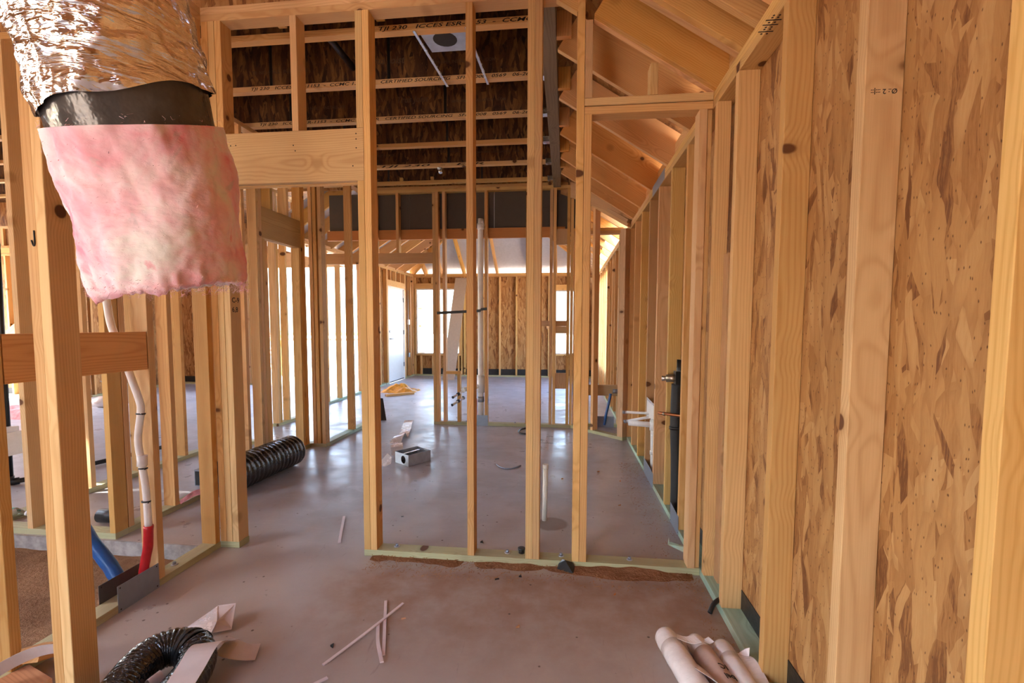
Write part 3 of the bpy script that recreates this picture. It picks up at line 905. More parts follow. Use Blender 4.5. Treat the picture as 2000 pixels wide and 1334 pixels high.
# ================================================================== CEILING AND ROOF
cl = empty('ceiling', (0, 0, 0), 'ceiling of wood joists under a dark board deck', 'ceiling', kind='structure')
ZJ, HJ = 2.975, .40
JX0, JX1 = -11.0, -.16
FW, FT = .056, .036
prints = {1: (-1.10, -.20, 'TJI 230   ICCES ESR-1153  -  CCMC'), 2: (-2.30, -.20, 'TJI 230   ICCES ESR-1153  -  CCMC 13132-R   CERTIFIED SOURCING   SFI-00008   0569   06-26-26'),
          3: (-2.63, -.24, 'TJI 230   ICCES ESR-1153  -  CCMC 13132-R   CERTIFIED SOURCING   SFI-00008   0569   06-26-26'), 5: (-2.05, -.9, 'TJI 230  -  ESR')}
for i in range(1, 7):
    y0 = 2.80+.577*(i-1)-FW
    j = board('joist', cl, JX0, JX1, y0, y0+FW, ZJ, ZJ+FT, WOOD, 'x')
    tag(j, 'long wood joist with printed lower flange')
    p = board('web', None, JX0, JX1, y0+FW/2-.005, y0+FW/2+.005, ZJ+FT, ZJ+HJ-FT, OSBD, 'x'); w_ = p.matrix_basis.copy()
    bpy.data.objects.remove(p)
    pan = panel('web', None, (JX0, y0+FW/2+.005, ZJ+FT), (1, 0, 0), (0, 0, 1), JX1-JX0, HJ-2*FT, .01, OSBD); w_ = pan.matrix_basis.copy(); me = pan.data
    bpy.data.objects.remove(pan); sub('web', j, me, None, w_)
    p = board('upper_flange', None, JX0, JX1, y0, y0+FW, ZJ+HJ-FT, ZJ+HJ, WOOD, 'x'); w_ = p.matrix_basis.copy(); me = p.data
    bpy.data.objects.remove(p); sub('upper_flange', j, me, None, w_)
    if i in prints:
        a, b, s = prints[i]
        text('printed_text', j, s, (a, y0-.0004, ZJ+.0075), .03, '-y', INK, width=b-a, shear=.25)
        text('printed_text', j, 'Trus Joist', (-1.42, y0+FW/2-.0056, ZJ+.15), .07, '-y', FAINT, shear=.25)
        text('printed_text', j, 'TJI  NO NAILS   INSTALL PER', (-2.3, y0+FW/2-.0056, ZJ+.13), .035, '-y', FAINT)
        text('printed_text', j, 'IMPROPER INSTALLATION   .COM', (-.95, y0+FW/2-.0056, ZJ+.13), .03, '-y', FAINT)
    for x in (-.6-.13*(i % 3), -1.75-.2*(i % 2)):
        m_ = timber_mesh(.022, .0015, HJ-2*FT-.002, BLACKP)
        sub('seam', j, m_, None, Matrix.Translation((x-.4, y0+FW/2-.0058, ZJ+FT+.001)))
    hg = board('hanger', cl, JX1-.06, JX1+.002, y0-.004, y0+FW+.004, ZJ-.004, ZJ+.045, ALU, 'x')
main_beam = board('main_beam', cl, -.158, -.068, 2.53, YE+.06, 2.945, 3.40, BEAMW, 'y')
xs = [JX0+1.17*k for k in range(10)]
for k, x in enumerate(xs):
    for y0 in (2.44, 4.78, 7.12):
        x1 = min(x+1.17, -.16)
        y1 = min(y0+2.34, 9.3)
        if y0 > 7 and x > -4.4: continue
        if y0 > 4.7 and y0 < 7 and x > -4.4: y1 = 5.96
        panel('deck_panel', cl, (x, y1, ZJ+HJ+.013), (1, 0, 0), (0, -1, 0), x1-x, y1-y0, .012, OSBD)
for x, y0 in ((-1.70, 2.53), (-1.1, 2.53)):
    board('blocking', cl, x, x+.05, y0, 2.74, 3.03, 3.066, WOOD, 'y')
for x in (-2.0, -1.62):
    board('blocking', cl, x, x+T, 5.62, 5.66, 3.012, 3.05, WOOD, 'z')

# roof over the right side: rafters rising from the right wall to the beam
rf = empty('roof', (0, 0, 0), 'sloping rafters with board deck over the right side', 'roof', kind='structure')
SL = .648
def zr(x): return 2.404+SL*(XR-x)
NV = Vector((SL, 0, 1)).normalized()
def rafter(y, xa, xb, d=D8, mat=None):
    """its underside on the slope line, from the plate at xa up to xb"""
    o = NV*(d/2)
    return beam('rafter', rf, Vector((xa, y, zr(xa)))+o, Vector((xb, y, zr(xb)))+o, T, d, mat, up=NV)
for y in (2.90, 3.50, 4.12, 4.70, 5.16): rafter(y, XR+.10, -.06)
for y in (2.90, 3.50, 4.12, 4.70, 5.16):
    board('stub', rf, -.066, .02, y-.0185-T, y-.0185, 2.945, 3.09, RAFT, 'z')
beam('hip_rafter', rf, Vector((-.05, 5.97, 2.985)), Vector((.76, 5.20, 2.47)), T, .17, WOOD2, up=(0, 0, 1))
RIDGE = -2.45
for y in (2.413, 2.452): rafter(y, XR+.10, .126)
rafter(2.475, .045, -.06)
for y in (2.09, 2.13, 1.93, 1.80, 1.42, .85, .28, -.3, -.9): rafter(y, XR+.10, RIDGE)
board('ridge_beam', rf, RIDGE-.05, RIDGE-.005, -1.1, 2.5, zr(RIDGE)-.02, zr(RIDGE)+.26, RAFT)
for y in (2.20, 1.5, .9, .3, -.3, -.9):
    o = Vector((-SL, 0, 1)).normalized()*(D8/2)
    beam('rafter', rf, Vector((RIDGE-.05, y, zr(RIDGE)))+o, Vector((RIDGE-2.9, y, zr(RIDGE)-SL*2.85))+o, T, D8, RAFT, up=(-SL, 0, 1))
ys_ = [-1.1, -.3, .42, 1.0, 1.55, 1.86, 2.03, 2.34, 2.52]
plate_blocks = [(-.88, -.32), (-.28, .26), (.30, .83), (.87, 1.40), (1.44, 1.78), (1.82, 1.91), (1.95, 2.07), (2.15, 2.385), (2.475, 2.88), (2.92, 3.48), (3.52, 4.10), (4.14, 4.68), (4.72, 5.14), (5.18, 5.9)]
for a, b in plate_blocks:
    board('eave_block', rf, XR+.05, XR+.05+T, a, b, 2.405, 2.55, RAFT, 'y')
def roof_sheet(name, y0, y1, xa, xb, off, mat, slope=SL):
    u = Vector((-1, 0, SL)).normalized()
    o = Vector((xa, y0, zr(xa)))+NV*off
    L = (xb-xa)/u.x+.0
    panel(name, rf, o, u, (0, 1, 0), L, y1-y0, .012, mat) if u.cross(Vector((0, 1, 0))).z > 0 else panel(name, rf, o+Vector((0, y1-y0, 0)), u, (0, -1, 0), L, y1-y0, .012, mat)
for y0 in (2.44, 3.61, 4.78):
    y1 = min(y0+1.17, 5.95)
    roof_sheet('deck_panel', y0, y1, 1.15, .35, D8+.012, OSB)
    roof_sheet('deck_panel', y0, y1, .35, -.30, D8+.012, OSB)
for y0 in (-2.42, -1.2, 0.0, 1.22):
    for xa, xb in ((1.15, -.02), (-.02, -1.19), (-1.19, RIDGE-.17)):
        roof_sheet('deck_panel', y0, y0+1.22, xa, xb, D8+.012, OSB)
    u = Vector((-1, 0, -SL)).normalized()
    for k in range(3):
        o = Vector((RIDGE+.12-1.0*k, y0, zr(RIDGE)+SL*.12-SL*1.0*k))+Vector((-SL, 0, 1)).normalized()*(D8+.012)
        panel('deck_panel', rf, o+Vector((0, 1.22, 0)), u, (0, -1, 0), 1.205, 1.22, .012, OSB)
# gable boards that close the attic above the cross wall
for a, b in ((-.13, -1.3), (-1.3, -2.45), (-2.45, -3.7), (-3.7, -5.2)):
    zt = lambda x: min(zr(x), 2*zr(RIDGE)-zr(2*RIDGE-x) if x > RIDGE else zr(RIDGE)-SL*(RIDGE-x))+.2
    gable('gable_board', rf, [(a, 2.99), (a, max(3.3, zt(a))), (b, max(3.0, zt(b))), (b, 2.99)][::-1], 2.526, .012, OSB)

# hipped roof over the far room: jack rafters under silver sheets
rh = empty('roof_far', (0, 0, 0), 'hipped far roof with silver sheathing between rafters', 'roof', kind='structure')
XA, XB, YE_, ZE = -3.84, .785, 11.535, 2.43
XM, HW = (XA+XB)/2, (XB-XA)/2
YR = YE_-HW
Y0 = YE+.12
up_off = .205
OV = .38
def P3(x, y, dz):
    d = min(x-XA, XB-x, YE_-y)
    return Vector((x, y, ZE+SL*d+dz))
def sheet3(name, pts, mat):
    V = [P3(x, y, up_off) for x, y in pts]+[P3(x, y, up_off+.014) for x, y in pts]
    n = len(pts)
    F = [tuple(range(n-1, -1, -1)), tuple(range(n, 2*n))]+[(i, (i+1) % n, (i+1) % n+n, i+n) for i in range(n)]
    link(name, mesh(name, V, F, mat), rh)
def cut_back(t0, t1):
    sheet3('deck_panel', [(XA+t0, YE_-t0), (XB-t0, YE_-t0), (XB-t1, YE_-t1), (XA+t1, YE_-t1)], RADB)
for t0, t1 in ((-OV, .7), (.702, 1.5), (1.502, HW-.002)): cut_back(t0, t1)
for t0, t1 in ((-OV, 1.1), (1.102, HW-.001)):
    sheet3('deck_panel', [(XB-max(t0, .16), YE_-t0-.002), (XB-t1, YE_-t1-.002), (XB-t1, Y0), (XB-max(t0, .16), Y0)][::-1], OSB)
    sheet3('deck_panel', [(XA+t0, YE_-t0-.002), (XA+t1, YE_-t1-.002), (XA+t1, Y0), (XA+t0, Y0)], RADB)
def raft3(p, q, d=D8, w=T, name='rafter'):
    p, q = Vector(p), Vector(q)
    e = (q-p).normalized()
    n = (Vector((0, 0, 1))-e*e.z).normalized()
    beam(name, rh, p+n*d/2, q+n*d/2, w, d, RAFT, up=n)
for x in (-3.45, -3.05, -2.48, -1.66, -.85, -.22, .2, .5):
    yt = max(YE_-(x-XA), YE_-(XB-x), YR)+.03
    raft3(P3(x, YE_, 0), P3(x, yt, 0))
yy = 6.15
while yy < 11.3:
    xr_ = max(XM, XB-(YE_-yy))+.03
    raft3(P3(XB, yy, 0), P3(xr_, yy, 0))
    xl_ = min(XM, XA+(YE_-yy))-.03
    raft3(P3(XA, yy, 0), P3(xl_, yy, 0))
    yy += .58
raft3(P3(XA+.02, YE_-.02, 0), P3(XM, YR, 0), .2, .045, 'hip_rafter')
raft3(P3(XB-.02, YE_-.02, 0), P3(XM, YR, 0), .2, .045, 'hip_rafter')
board('ridge_beam', rh, XM-.022, XM+.022, Y0, YR, ZE+SL*HW-.02, ZE+SL*HW+.2, RAFT)
for k, (x0, x1) in enumerate(((-3.84, -1.53), (-1.53, .785))):
    zt0 = ZE+.2 if k == 0 else ZE+SL*HW+.2
    zt1 = ZE+SL*HW+.2 if k == 0 else ZE+.2
    gable('gable_board', rh, [(x0, 3.02), (x1, 3.02), (x1, max(3.03, zt1)), (x0, max(3.03, zt0))], Y0-.014, .012, OSB)

# ================================================================== THINGS
def thing(name, loc, label, cat, group=None):
    return empty(name, loc, label, cat, group)

# ---- hanging insulated duct, upper left
du = thing('hanging_duct', (-1.02, .40, 3.60), 'hanging duct with crinkled silver foil jacket and torn pink insulation', 'duct')
axis = [(-1.02, .40, 3.60), (-1.0, .46, 3.0), (-.945, .60, 2.4), (-.870, .775, 2.02), (-.878, .905, 1.68), (-.878, .95, 1.543), (-.876, .972, 1.352)]
AXP = catmull(axis, 24)
AXF = frames(AXP)
def ax_at(z):
    i = min(range(len(AXP)), key=lambda k: abs(AXP[k].z-z))
    i = max(1, min(len(AXP)-1, i))
    a, b = AXP[i-1], AXP[i]
    if z > a.z and i > 1: a, b = AXP[i-2], AXP[i-1]
    elif z < b.z and i < len(AXP)-1: a, b = AXP[i], AXP[i+1]
    t = (z-a.z)/(b.z-a.z)
    t_, u, w = AXF[i]
    ax_at.w = (b-a).normalized().cross(Vector((1, 0, 0))).normalized()
    return a+(b-a)*t
TX = (Vector(axis[-1])-Vector(axis[3])).normalized()
DP0 = Vector((-1.02, .40, 3.60))
UX = Vector((1, 0, 0))
def shell(name, ztop, zbot, rfun, nseg, nz, mat, zmod=None, inner=None, push=None):
    """a sleeve round the duct's axis; zmod(a, t) moves rows, rfun(a, z) is the radius"""
    V, F = [], []
    for j in range(nz+1):
        for i in range(nseg):
            a = 2*pi*i/nseg
            zt, zb = (ztop(a) if callable(ztop) else ztop), (zbot(a) if callable(zbot) else zbot)
            z = zt+(zb-zt)*j/nz
            c = ax_at(z)
            q = rfun(a, z)
            V.append(c+(UX*cos(a)+ax_at.w*sin(a))*q)
    for j in range(nz):
        for i in range(nseg):
            i2 = (i+1) % nseg
            F.append((j*nseg+i, j*nseg+i2, (j+1)*nseg+i2, (j+1)*nseg+i))
    if inner:
        b = len(V)
        last = nz*nseg
        for q, dz in inner:
            for i in range(nseg):
                a = 2*pi*i/nseg
                p = V[last+i]
                c = ax_at(p.z)
                V.append(c+(UX*cos(a)+ax_at.w*sin(a))*q+Vector((0, 0, dz+.01*mnoise.noise(Vector((cos(a)*4, sin(a)*4, q*30))))))
        rows = [last]+[b+k*nseg for k in range(len(inner))]
        for A_, B_ in zip(rows, rows[1:]):
            for i in range(nseg):
                i2 = (i+1) % nseg
                F.append((A_+i, A_+i2, B_+i2, B_+i))
        F.append(tuple(range(rows[-1], rows[-1]+nseg)))
    P0 = DP0
    return link(name, mesh(name, [v-P0 for v in V], F, mat, True), du, None, Matrix.Translation(P0))
def foil_r(a, z):
    p = Vector((cos(a)*2.2, sin(a)*2.2, z*16))
    s = .149-.02*max(0, min(1, (z-1.75)/.3))+.007*mnoise.noise(p)+.005*mnoise.noise(p*2.3)+.004*mnoise.noise(Vector((cos(a)*9, sin(a)*9, z*30+a)))
    s += .004*abs(sin(z*62+1.2*mnoise.noise(Vector((cos(a)*3, sin(a)*3, z*5)))))
    return s+.012*max(0, min(1, (z-1.9)/.5))
foilo = shell('foil_jacket', 3.58, lambda a: 1.70+.05*(1+cos(a))/2*1.0+.005*sin(5*a), foil_r, 160, 220, FOIL)
tag(foilo, 'crinkled silver foil jacket')
tag(shell('sealing_band', 1.78, 1.68, lambda a, z: .141+.003*mnoise.noise(Vector((cos(a)*6, sin(a)*6, z*20))), 96, 10, TAPE), 'dark shiny band')
def wool_r(a, z):
    p = Vector((cos(a)*1.3, sin(a)*1.3, z*5.5))
    s = .152+.012*mnoise.noise(p*1.3)+.006*mnoise.noise(p*3.2)+.0022*mnoise.noise(p*8)+.001*mnoise.noise(p*24)
    t = (1.69-z)/.335
    s -= .012*max(0, (t-.8)*5)*(1+mnoise.noise(p*6))
    return s
wo2 = shell('insulation', 1.684, lambda a: 1.365+.012*cos(a)+.009*mnoise.noise(Vector((cos(a)*3, sin(a)*3, 2)))+.007*mnoise.noise(Vector((cos(a)*14, sin(a)*14, 3))), wool_r, 200, 110, WOOL,
            inner=[(.135, .0), (.115, .012), (.10, .03), (.095, .12)])
tag(wo2, 'torn pink glass wool')
V, F = [], []
for k in range(3200):
    a = random.uniform(0, 2*pi)
    z = random.uniform(1.36, 1.70) if random.random() < .45 else random.uniform(1.352, 1.385)
    c = ax_at(z)
    rd = (UX*cos(a)+ax_at.w*sin(a))
    p = c+rd*(wool_r(a, z)-.004)
    L = random.uniform(.004, .014)*(1.0 if z < 1.386 else .8)
    dv = (rd*random.uniform(.2, 1)+Vector((random.uniform(-1, 1), random.uniform(-1, 1), random.uniform(-1.2, .6)))).normalized()
    s = dv.cross(Vector((random.random(), random.random(), 1))).normalized()*random.uniform(.0002, .0006)
    m = p+dv*L*.55+Vector((random.uniform(-1, 1), random.uniform(-1, 1), random.uniform(-1, 1)))*.004
    b = len(V)
    V += [p-s, p+s, m+s*.8, m-s*.8, p+dv*L]
    F += [(b, b+1, b+2, b+3), (b+3, b+2, b+4)]
P0 = DP0
tag(link('loose_fibres', mesh('loose_fibres', [v-P0 for v in V], F, WOOL), du, None, Matrix.Translation(P0)), kind='stuff')

# ---- black flexible ducts on the floor
def flex(name, pts, r, pitch, label, seg=40, n=24, amp=.05, wall_=.006):
    t = thing(name, pts[0], label, 'duct')
    def rad(s, a):
        ph = s/pitch-a/(2*pi)
        rib = abs(sin(pi*ph))**.7
        return 1-amp+amp*rib*1.3+.022*mnoise.noise(Vector((s*34, cos(a)*3.2, sin(a)*3.2)))+.012*mnoise.noise(Vector((s*90, cos(a)*9, sin(a)*9)))
    o = tube('ribbed_sleeve', t, pts, r, DUCTB, seg=seg, n=n, rad=rad, wall=wall_)
    return t
f1 = flex('flexible_duct', [(-2.515, 3.15, .137), (-2.50, 3.45, .137), (-2.485, 3.72, .137), (-2.465, 3.98, .137)], .135, .05, 'short shiny black ribbed duct lying beyond the door opening', n=40)
f2 = flex('flexible_duct', [(-1.405, 1.12, .08), (-1.43, 1.28, .082), (-1.468, 1.40, .085), (-1.468, 1.485, .088), (-1.41, 1.53, .088), (-1.335, 1.515, .08), (-1.285, 1.44, .068), (-1.27, 1.33, .06), (-1.28, 1.2, .056)], .062, .017, 'bent black plastic duct curled on the floor at the nearest post', seg=36, n=30, amp=.07)
def band(parent, c, nrm, r, w):
    pts = []
    n_ = Vector(nrm).normalized()
    u = n_.orthogonal().normalized(); v = n_.cross(u)
    tor = [Vector(c)+(u*cos(2*pi*k/24)+v*sin(2*pi*k/24))*r for k in range(25)]
    return ribbon('strap', parent, tor, [tuple(n_)]*25, w, BLACKP, .003, 1)
band(f2, (-1.375, 1.53, .084), (1, -.15, 0), .066, .012)
band(f2, (-1.350, 1.524, .082), (1, -.35, 0), .066, .011)

# ---- paper and foil scraps by the bent duct
s1 = thing('foil_scrap', (-1.47, 1.76, 0), 'torn foil tape scrap with white backing behind the bent duct', 'scrap')
extr('foil_side', s1, [(-1.545, 1.71, .028), (-1.435, 1.705, .012), (-1.43, 1.735, .045), (-1.50, 1.825, .05)], (0, .003, .002), FOILT)
extr('backing', s1, [(-1.432, 1.712, .014), (-1.372, 1.745, .012), (-1.43, 1.85, .055), (-1.50, 1.83, .052), (-1.44, 1.745, .04)], (0, .002, .002), PAPER)
s2 = thing('paper_strip', (-1.30, 1.5, 0), 'long folded strip of white backing paper over the bent duct', 'paper')
ribbon('strip', s2, [(-1.19, 1.24, .135), (-1.225, 1.36, .142), (-1.258, 1.47, .148), (-1.285, 1.57, .085), (-1.298, 1.625, .053)], [(1, .12, 0), (1, .14, 0), (1, .3, 0), (1, .36, 0), (1, .38, 0)], .092, PAPER, n=6)
ribbon('folded_end', s2, [(-1.30, 1.60, .050), (-1.255, 1.602, .038), (-1.215, 1.618, .018), (-1.178, 1.636, .010)], [(-.1, 1, .1), (-.2, 1, .1), (-.35, 1, .03), (-.4, 1, .05)], .09, PAPER, n=5)
s3 = thing('paper_ring', (-1.48, 1.42, 0), 'curled loop of pale paper inside the bend of the black duct', 'paper')
ribbon('loop', s3, [(-1.382, 1.36, .004), (-1.381, 1.365, .07), (-1.364, 1.367, .105), (-1.345, 1.365, .07), (-1.342, 1.36, .004)], (.1, 1, 0), .045, PAPER, n=6)
s4 = thing('paper_strip', (-1.85, 1.36, 0), 'curved band of white paper behind the nearest post at frame bottom', 'paper')
ribbon('strip', s4, [(-1.96, 1.22, .04), (-1.93, 1.32, .09), (-1.87, 1.40, .115), (-1.79, 1.44, .11), (-1.71, 1.45, .07)], (.2, -.5, 1), .06, PAPER, n=8)
oc = thing('wood_offcut', (-1.93, 1.47, 0), 'short square timber offcut leaning on the soil bay plate', 'timber')
beam('block', oc, (-1.945, 1.52, .04), (-1.915, 1.425, .085), .062, .05, RAFT)
oc2 = thing('wood_offcut', (-1.88, 1.38, 0), 'flat brown timber offcut lying below the square one', 'timber')
beam('block', oc2, (-1.955, 1.40, .022), (-1.80, 1.35, .022), .09, .03, REDW)

# ---- pipes rising in the plumbing wall
wp_ = thing('water_pipe', (-2.02, 1.97, 0), 'white plastic water pipe with red sleeve strapped to left stud', 'pipe')
pts = [(-2.128, 1.975, 1.48), (-2.118, 1.975, 1.40), (-2.098, 1.975, 1.27), (-2.045, 1.975, 1.15), (-2.020, 1.975, 1.06), (-1.975, 1.975, .93), (-1.970, 1.975, .87), (-1.991, 1.975, .74), (-1.978, 1.975, .63), (-1.968, 1.98, .50), (-1.964, 1.98, .32)]
tube('pipe', wp_, pts, .0155, PEX, seg=14)
tube('sleeve', wp_, [(-1.964, 1.98, .325), (-1.972, 1.98, .22), (-1.988, 1.975, .14), (-2.006, 1.972, .02)], .0205, RED, seg=14, rad=lambda s, a: 1+.06*mnoise.noise(Vector((s*40, cos(a), sin(a)))))
for z, x in ((.86, -1.973), (.60, -1.975), (.44, -1.967)):
    disc('cable_tie', wp_, (x, 1.977, z), (0, .1, 1), .0195, .007, BLACKP, 12)
    tube('tie_tail', wp_, [(x+.018, 1.965, z+.003), (x+.033, 1.955, z+.006)], .003, BLACKP, seg=6, n=1)
disc('coupling', wp_, (-1.9775, 1.976, .615), (0, .05, 1), .021, .05, PEX, 14)
bp = thing('blue_pipe', (-2.06, 1.95, 0), 'blue sleeved pipe leaning out of the floor beside red one', 'pipe')
tube('sleeve', bp, [(-2.085, 1.945, .015), (-2.12, 1.955, .075), (-2.185, 1.965, .15), (-2.27, 1.972, .24), (-2.35, 1.98, .36), (-2.40, 1.98, .5)], .031, BLUE, seg=16, rad=lambda s, a: 1+.07*mnoise.noise(Vector((s*25, cos(a), sin(a)))))
tube('clear_end', bp, [(-2.078, 1.943, .003), (-2.094, 1.947, .032)], .034, FILM, seg=12, n=1)
for nm, x, m_, lb, y0, y1 in (('nail_plate', XL+D+.0008, SHIELD, 'grey steel guard plate on the near side of left bottom plate', 1.805, 2.018), ('nail_plate', XL-.0025, DSHIELD, 'dark steel guard plate on the far side of left bottom plate', 1.80, 2.02)):
    t = thing(nm, (x, y0, 0), lb, 'plate')
    extr('sheet', t, [(x, y0, .0), (x, y0, .122), (x, y1, .122), (x, y1, .0)], (.0018, 0, 0), m_)
    for yy_, zz_ in ((y0+.012, .11), (y0+.012, .012), (y1-.012, .11), (y1-.012, .012)):
        disc('nail_hole', t, (x+.0016, yy_, zz_), (1, 0, 0), .0035, .0008, INK, 8)

# ---- right wall plumbing
for y0, y1, lb in ((3.735, 4.165, 'grey blue guard plate under the white drain on right wall'), (2.895, 3.115, 'grey blue guard plate on right wall nearest the cross wall')):
    t = thing('nail_plate', (XR, y0, 0), lb, 'plate')
    extr('sheet', t, [(XR-.0022, y0, -.0), (XR-.0022, y0, .118), (XR-.0022, y1, .128), (XR-.0022, y1, .0)], (.0014, 0, 0), SHIELD)
    for yy_ in (y0+.015, y1-.015): disc('nail_hole', t, (XR-.0022, yy_, .015), (-1, 0, 0), .0035, .0008, INK, 8)
wb_ = thing('drain_pipe', (.745, 3.99, 0), 'white sink drain with side arm in the right wall', 'pipe')
tube('riser', wb_, [(.745, 3.985, T), (.742, 3.985, .25), (.738, 3.985, .52)], .023, PVC, seg=14, n=2)
tube('arm', wb_, [(.738, 3.985, .455), (.55, 4.07, .45)], .0235, PVC, seg=14, n=1, wall=.004)
disc('fitting', wb_, (.738, 3.985, .41), (0, 0, 1), .030, .085, PVC)
disc('fitting', wb_, (.744, 3.985, .205), (0, 0, 1), .030, .03, PVC)
tube('tie', wb_, [(.715, 3.97, .37), (.76, 3.965, .365), (.78, 3.96, .38)], .004, PVC, seg=6, n=4)
for lb, p, q in (('upper white water stub from the right wall bracket', (.735, 4.00, .548), (.525, 4.10, .536)), ('lower white water stub slanting down from right wall bracket', (.735, 3.99, .525), (.535, 4.08, .462))):
    t = thing('water_stub', p, lb, 'pipe')
    tube('pipe', t, [p, q], .0115, PVC, seg=10, n=1)
    v = (Vector(q)-Vector(p)).normalized()
    disc('cap', t, Vector(q), v, .015, .025, SHIELD, 10)
sp = thing('pipe_bracket', (.71, 4.05, .52), 'pale steel pipe bracket with notched top between right studs', 'bracket')
extr('sheet', sp, [(.705, 3.79, .54), (.705, 4.125, .49), (.705, 4.125, .668), (.705, 3.79, .66)], (.0016, 0, 0), PLATE if 'PLATE' in globals() else PVC)
for k in range(6): board('notch', sp, .703, .7045, 3.80+.055*k, 3.82+.055*k, .645, .662, STEEL, 'z')
bf = thing('foam_pipe', (.77, 3.97, 0), 'thin black foam pipe beside the white drain', 'pipe')
tube('sleeve', bf, [(.765, 3.94, T), (.762, 3.94, .3), (.755, 3.95, .55)], .019, FOAM, seg=12, n=4)
sh = thing('shower_valve', (.765, 3.18, .9), 'black insulated pipe with brass valve in the right wall', 'valve')
tube('foam_sleeve', sh, [(.744, 3.18, T), (.744, 3.18, .22), (.740, 3.18, .42), (.730, 3.17, .60), (.729, 3.17, .76), (.732, 3.17, .90)], .034, FOAM, seg=16, n=8)
tube('upper_sleeve', sh, [(.745, 3.17, .90), (.75, 3.17, 1.06)], .021, BLACKP, seg=12, n=1)
disc('collar', sh, (.730, 3.17, .60), (0, 0, 1), .040, .018, BLACKP)
board('valve_guard', sh, .715, .77, 3.13, 3.20, .90, .985, BLACKP, 'z')
tube('valve_stem', sh, [(.735, 3.16, .942), (.665, 3.18, .935)], .026, BRASS, seg=14, n=1)
disc('valve_tip', sh, (.667, 3.18, .935), (-1, .2, 0), .016, .03, ALU, 12)
cs = thing('copper_stub', (.75, 3.15, .70), 'copper stub pipe reaching out from the right wall', 'pipe')
tube('pipe', cs, [(.79, 3.0, .735), (.765, 3.05, .712), (.73, 3.10, .705), (.625, 3.20, .70)], .010, COPPER, seg=10, n=6)
disc('clip', cs, (.66, 3.166, .70), (-.72, .69, 0), .013, .012, BRASS, 10)
for p, q, lb in (((.835, 2.99, .945), (.752, 3.04, .945), 'black foam pipe end above, right of brass valve'), ((.83, 2.99, .60), (.752, 3.02, .505), 'black foam pipe end slanting down below brass valve')):
    t = thing('foam_pipe', p, lb, 'pipe')
    p = tuple(min(a, b) for a, b in zip(p, (.784, 9, 9)))
    tube('sleeve', t, [p, q], .028, FOAM, seg=14, n=2, wall=.012)
bt = thing('black_tube', (.70, 2.12, T), 'short black rubber tube hooked over the right bottom plate', 'tube')
tube('tube', bt, [(.735, 2.15, T+.011), (.705, 2.14, T+.014), (.672, 2.12, .036), (.650, 2.095, .012)], .0105, BLACKP, seg=10, n=6, wall=.003)
sv = thing('plastic_sliver', (.64, 2.70, 0), 'turquoise treated wood splinter sticking out at right plate', 'splinter')
extr('sliver', sv, [(.600, 2.72, .022), (.695, 2.64, .008), (.699, 2.655, .036), (.62, 2.735, .030)], (0, .004, .003), TREATB)
wbk = thing('wood_splinter', (.62, 2.72, 0), 'upright pale splinter at the tip of the turquoise one', 'splinter')
extr('sliver', wbk, [(.603, 2.725, .026), (.611, 2.722, .026), (.607, 2.727, .062)], (0, .004, 0), TREATB)

# ---- mid-depth wall plumbing
vp = thing('vent_pipe', (-1.06, 5.895, 0), 'tall white vent pipe standing in the mid wall', 'pipe')
tube('pipe', vp, [(-1.062, 5.895, T), (-1.062, 5.895, 1.3), (-1.062, 5.895, 2.50), (-1.052, 5.898, 2.54), (-1.02, 5.90, 2.55)], .036, PVC, seg=14, n=3)
disc('elbow', vp, (-1.062, 5.895, 2.47), (0, 0, 1), .045, .07, PVC)
disc('wye_fitting', vp, (-1.062, 5.895, .42), (0, 0, 1), .047, .22, PVC)
disc('clamp', vp, (-1.062, 5.895, .30), (0, 0, 1), .044, .07, SHIELD)
disc('foot', vp, (-1.062, 5.895, T), (0, 0, 1), .042, .05, BLACKP)
tube('drain_arm', vp, [(-1.07, 5.89, .50), (-1.20, 5.80, .485), (-1.25, 5.70, .475)], .030, PVC, seg=14, n=3, wall=.006)
for z, yy_, lb in ((.405, 5.74, 'upper'), (.315, 5.70, 'lower')):
    t = thing('water_stub', (-1.30, 5.84, z), lb+' small chrome water stub on the pony wall stud', 'pipe')
    tube('pipe', t, [(-1.29, 5.90, z+.03), (-1.31, 5.84, z+.015), (-1.385, yy_, z-.03)], .014, PVC, seg=10, n=2)
    disc('valve_ring', t, (-1.325, 5.81, z+.007), (-.5, -.6, -.25), .022, .03, BLACKP, 10)
    disc('end_cap', t, (-1.385, yy_, z-.03), (-.5, -.6, -.25), .017, .012, BLACKP, 10)
    disc('flange', t, (-1.29, 5.885, z+.03), (.4, .6, .2), .024, .012, SHIELD, 10)
t = thing('red_pipe', (-1.115, 5.895, 0), 'thin red sleeved pipe behind the tall white vent', 'pipe')
tube('sleeve', t, [(-1.132, 5.905, T), (-1.130, 5.905, .2), (-1.128, 5.905, .34)], .016, RED, seg=10, n=3)
t = thing('blue_pipe', (-.99, 5.895, 0), 'blue sleeved pipe beside the tall white vent', 'pipe')
tube('sleeve', t, [(-.985, 5.88, T), (-.99, 5.885, .17), (-.984, 5.89, .33), (-.992, 5.89, .40)], .020, BLUE, seg=10, n=4)
disc('cap', t, (-.992, 5.89, .40), (0, 0, 1), .018, .05, BLACKP, 10)
t = thing('nail_plate', (-1.04, 5.848, 0), 'grey guard plate at the foot of the white vent', 'plate')
extr('sheet', t, [(-1.13, 5.8475, 0), (-.962, 5.8475, 0), (-.962, 5.8475, .135), (-1.13, 5.8475, .135)], (0, .0018, 0), SHIELD)
t = thing('strap_bar', (-1.3, 5.86, 1.43), 'black perforated strap between studs of the mid wall', 'strap')
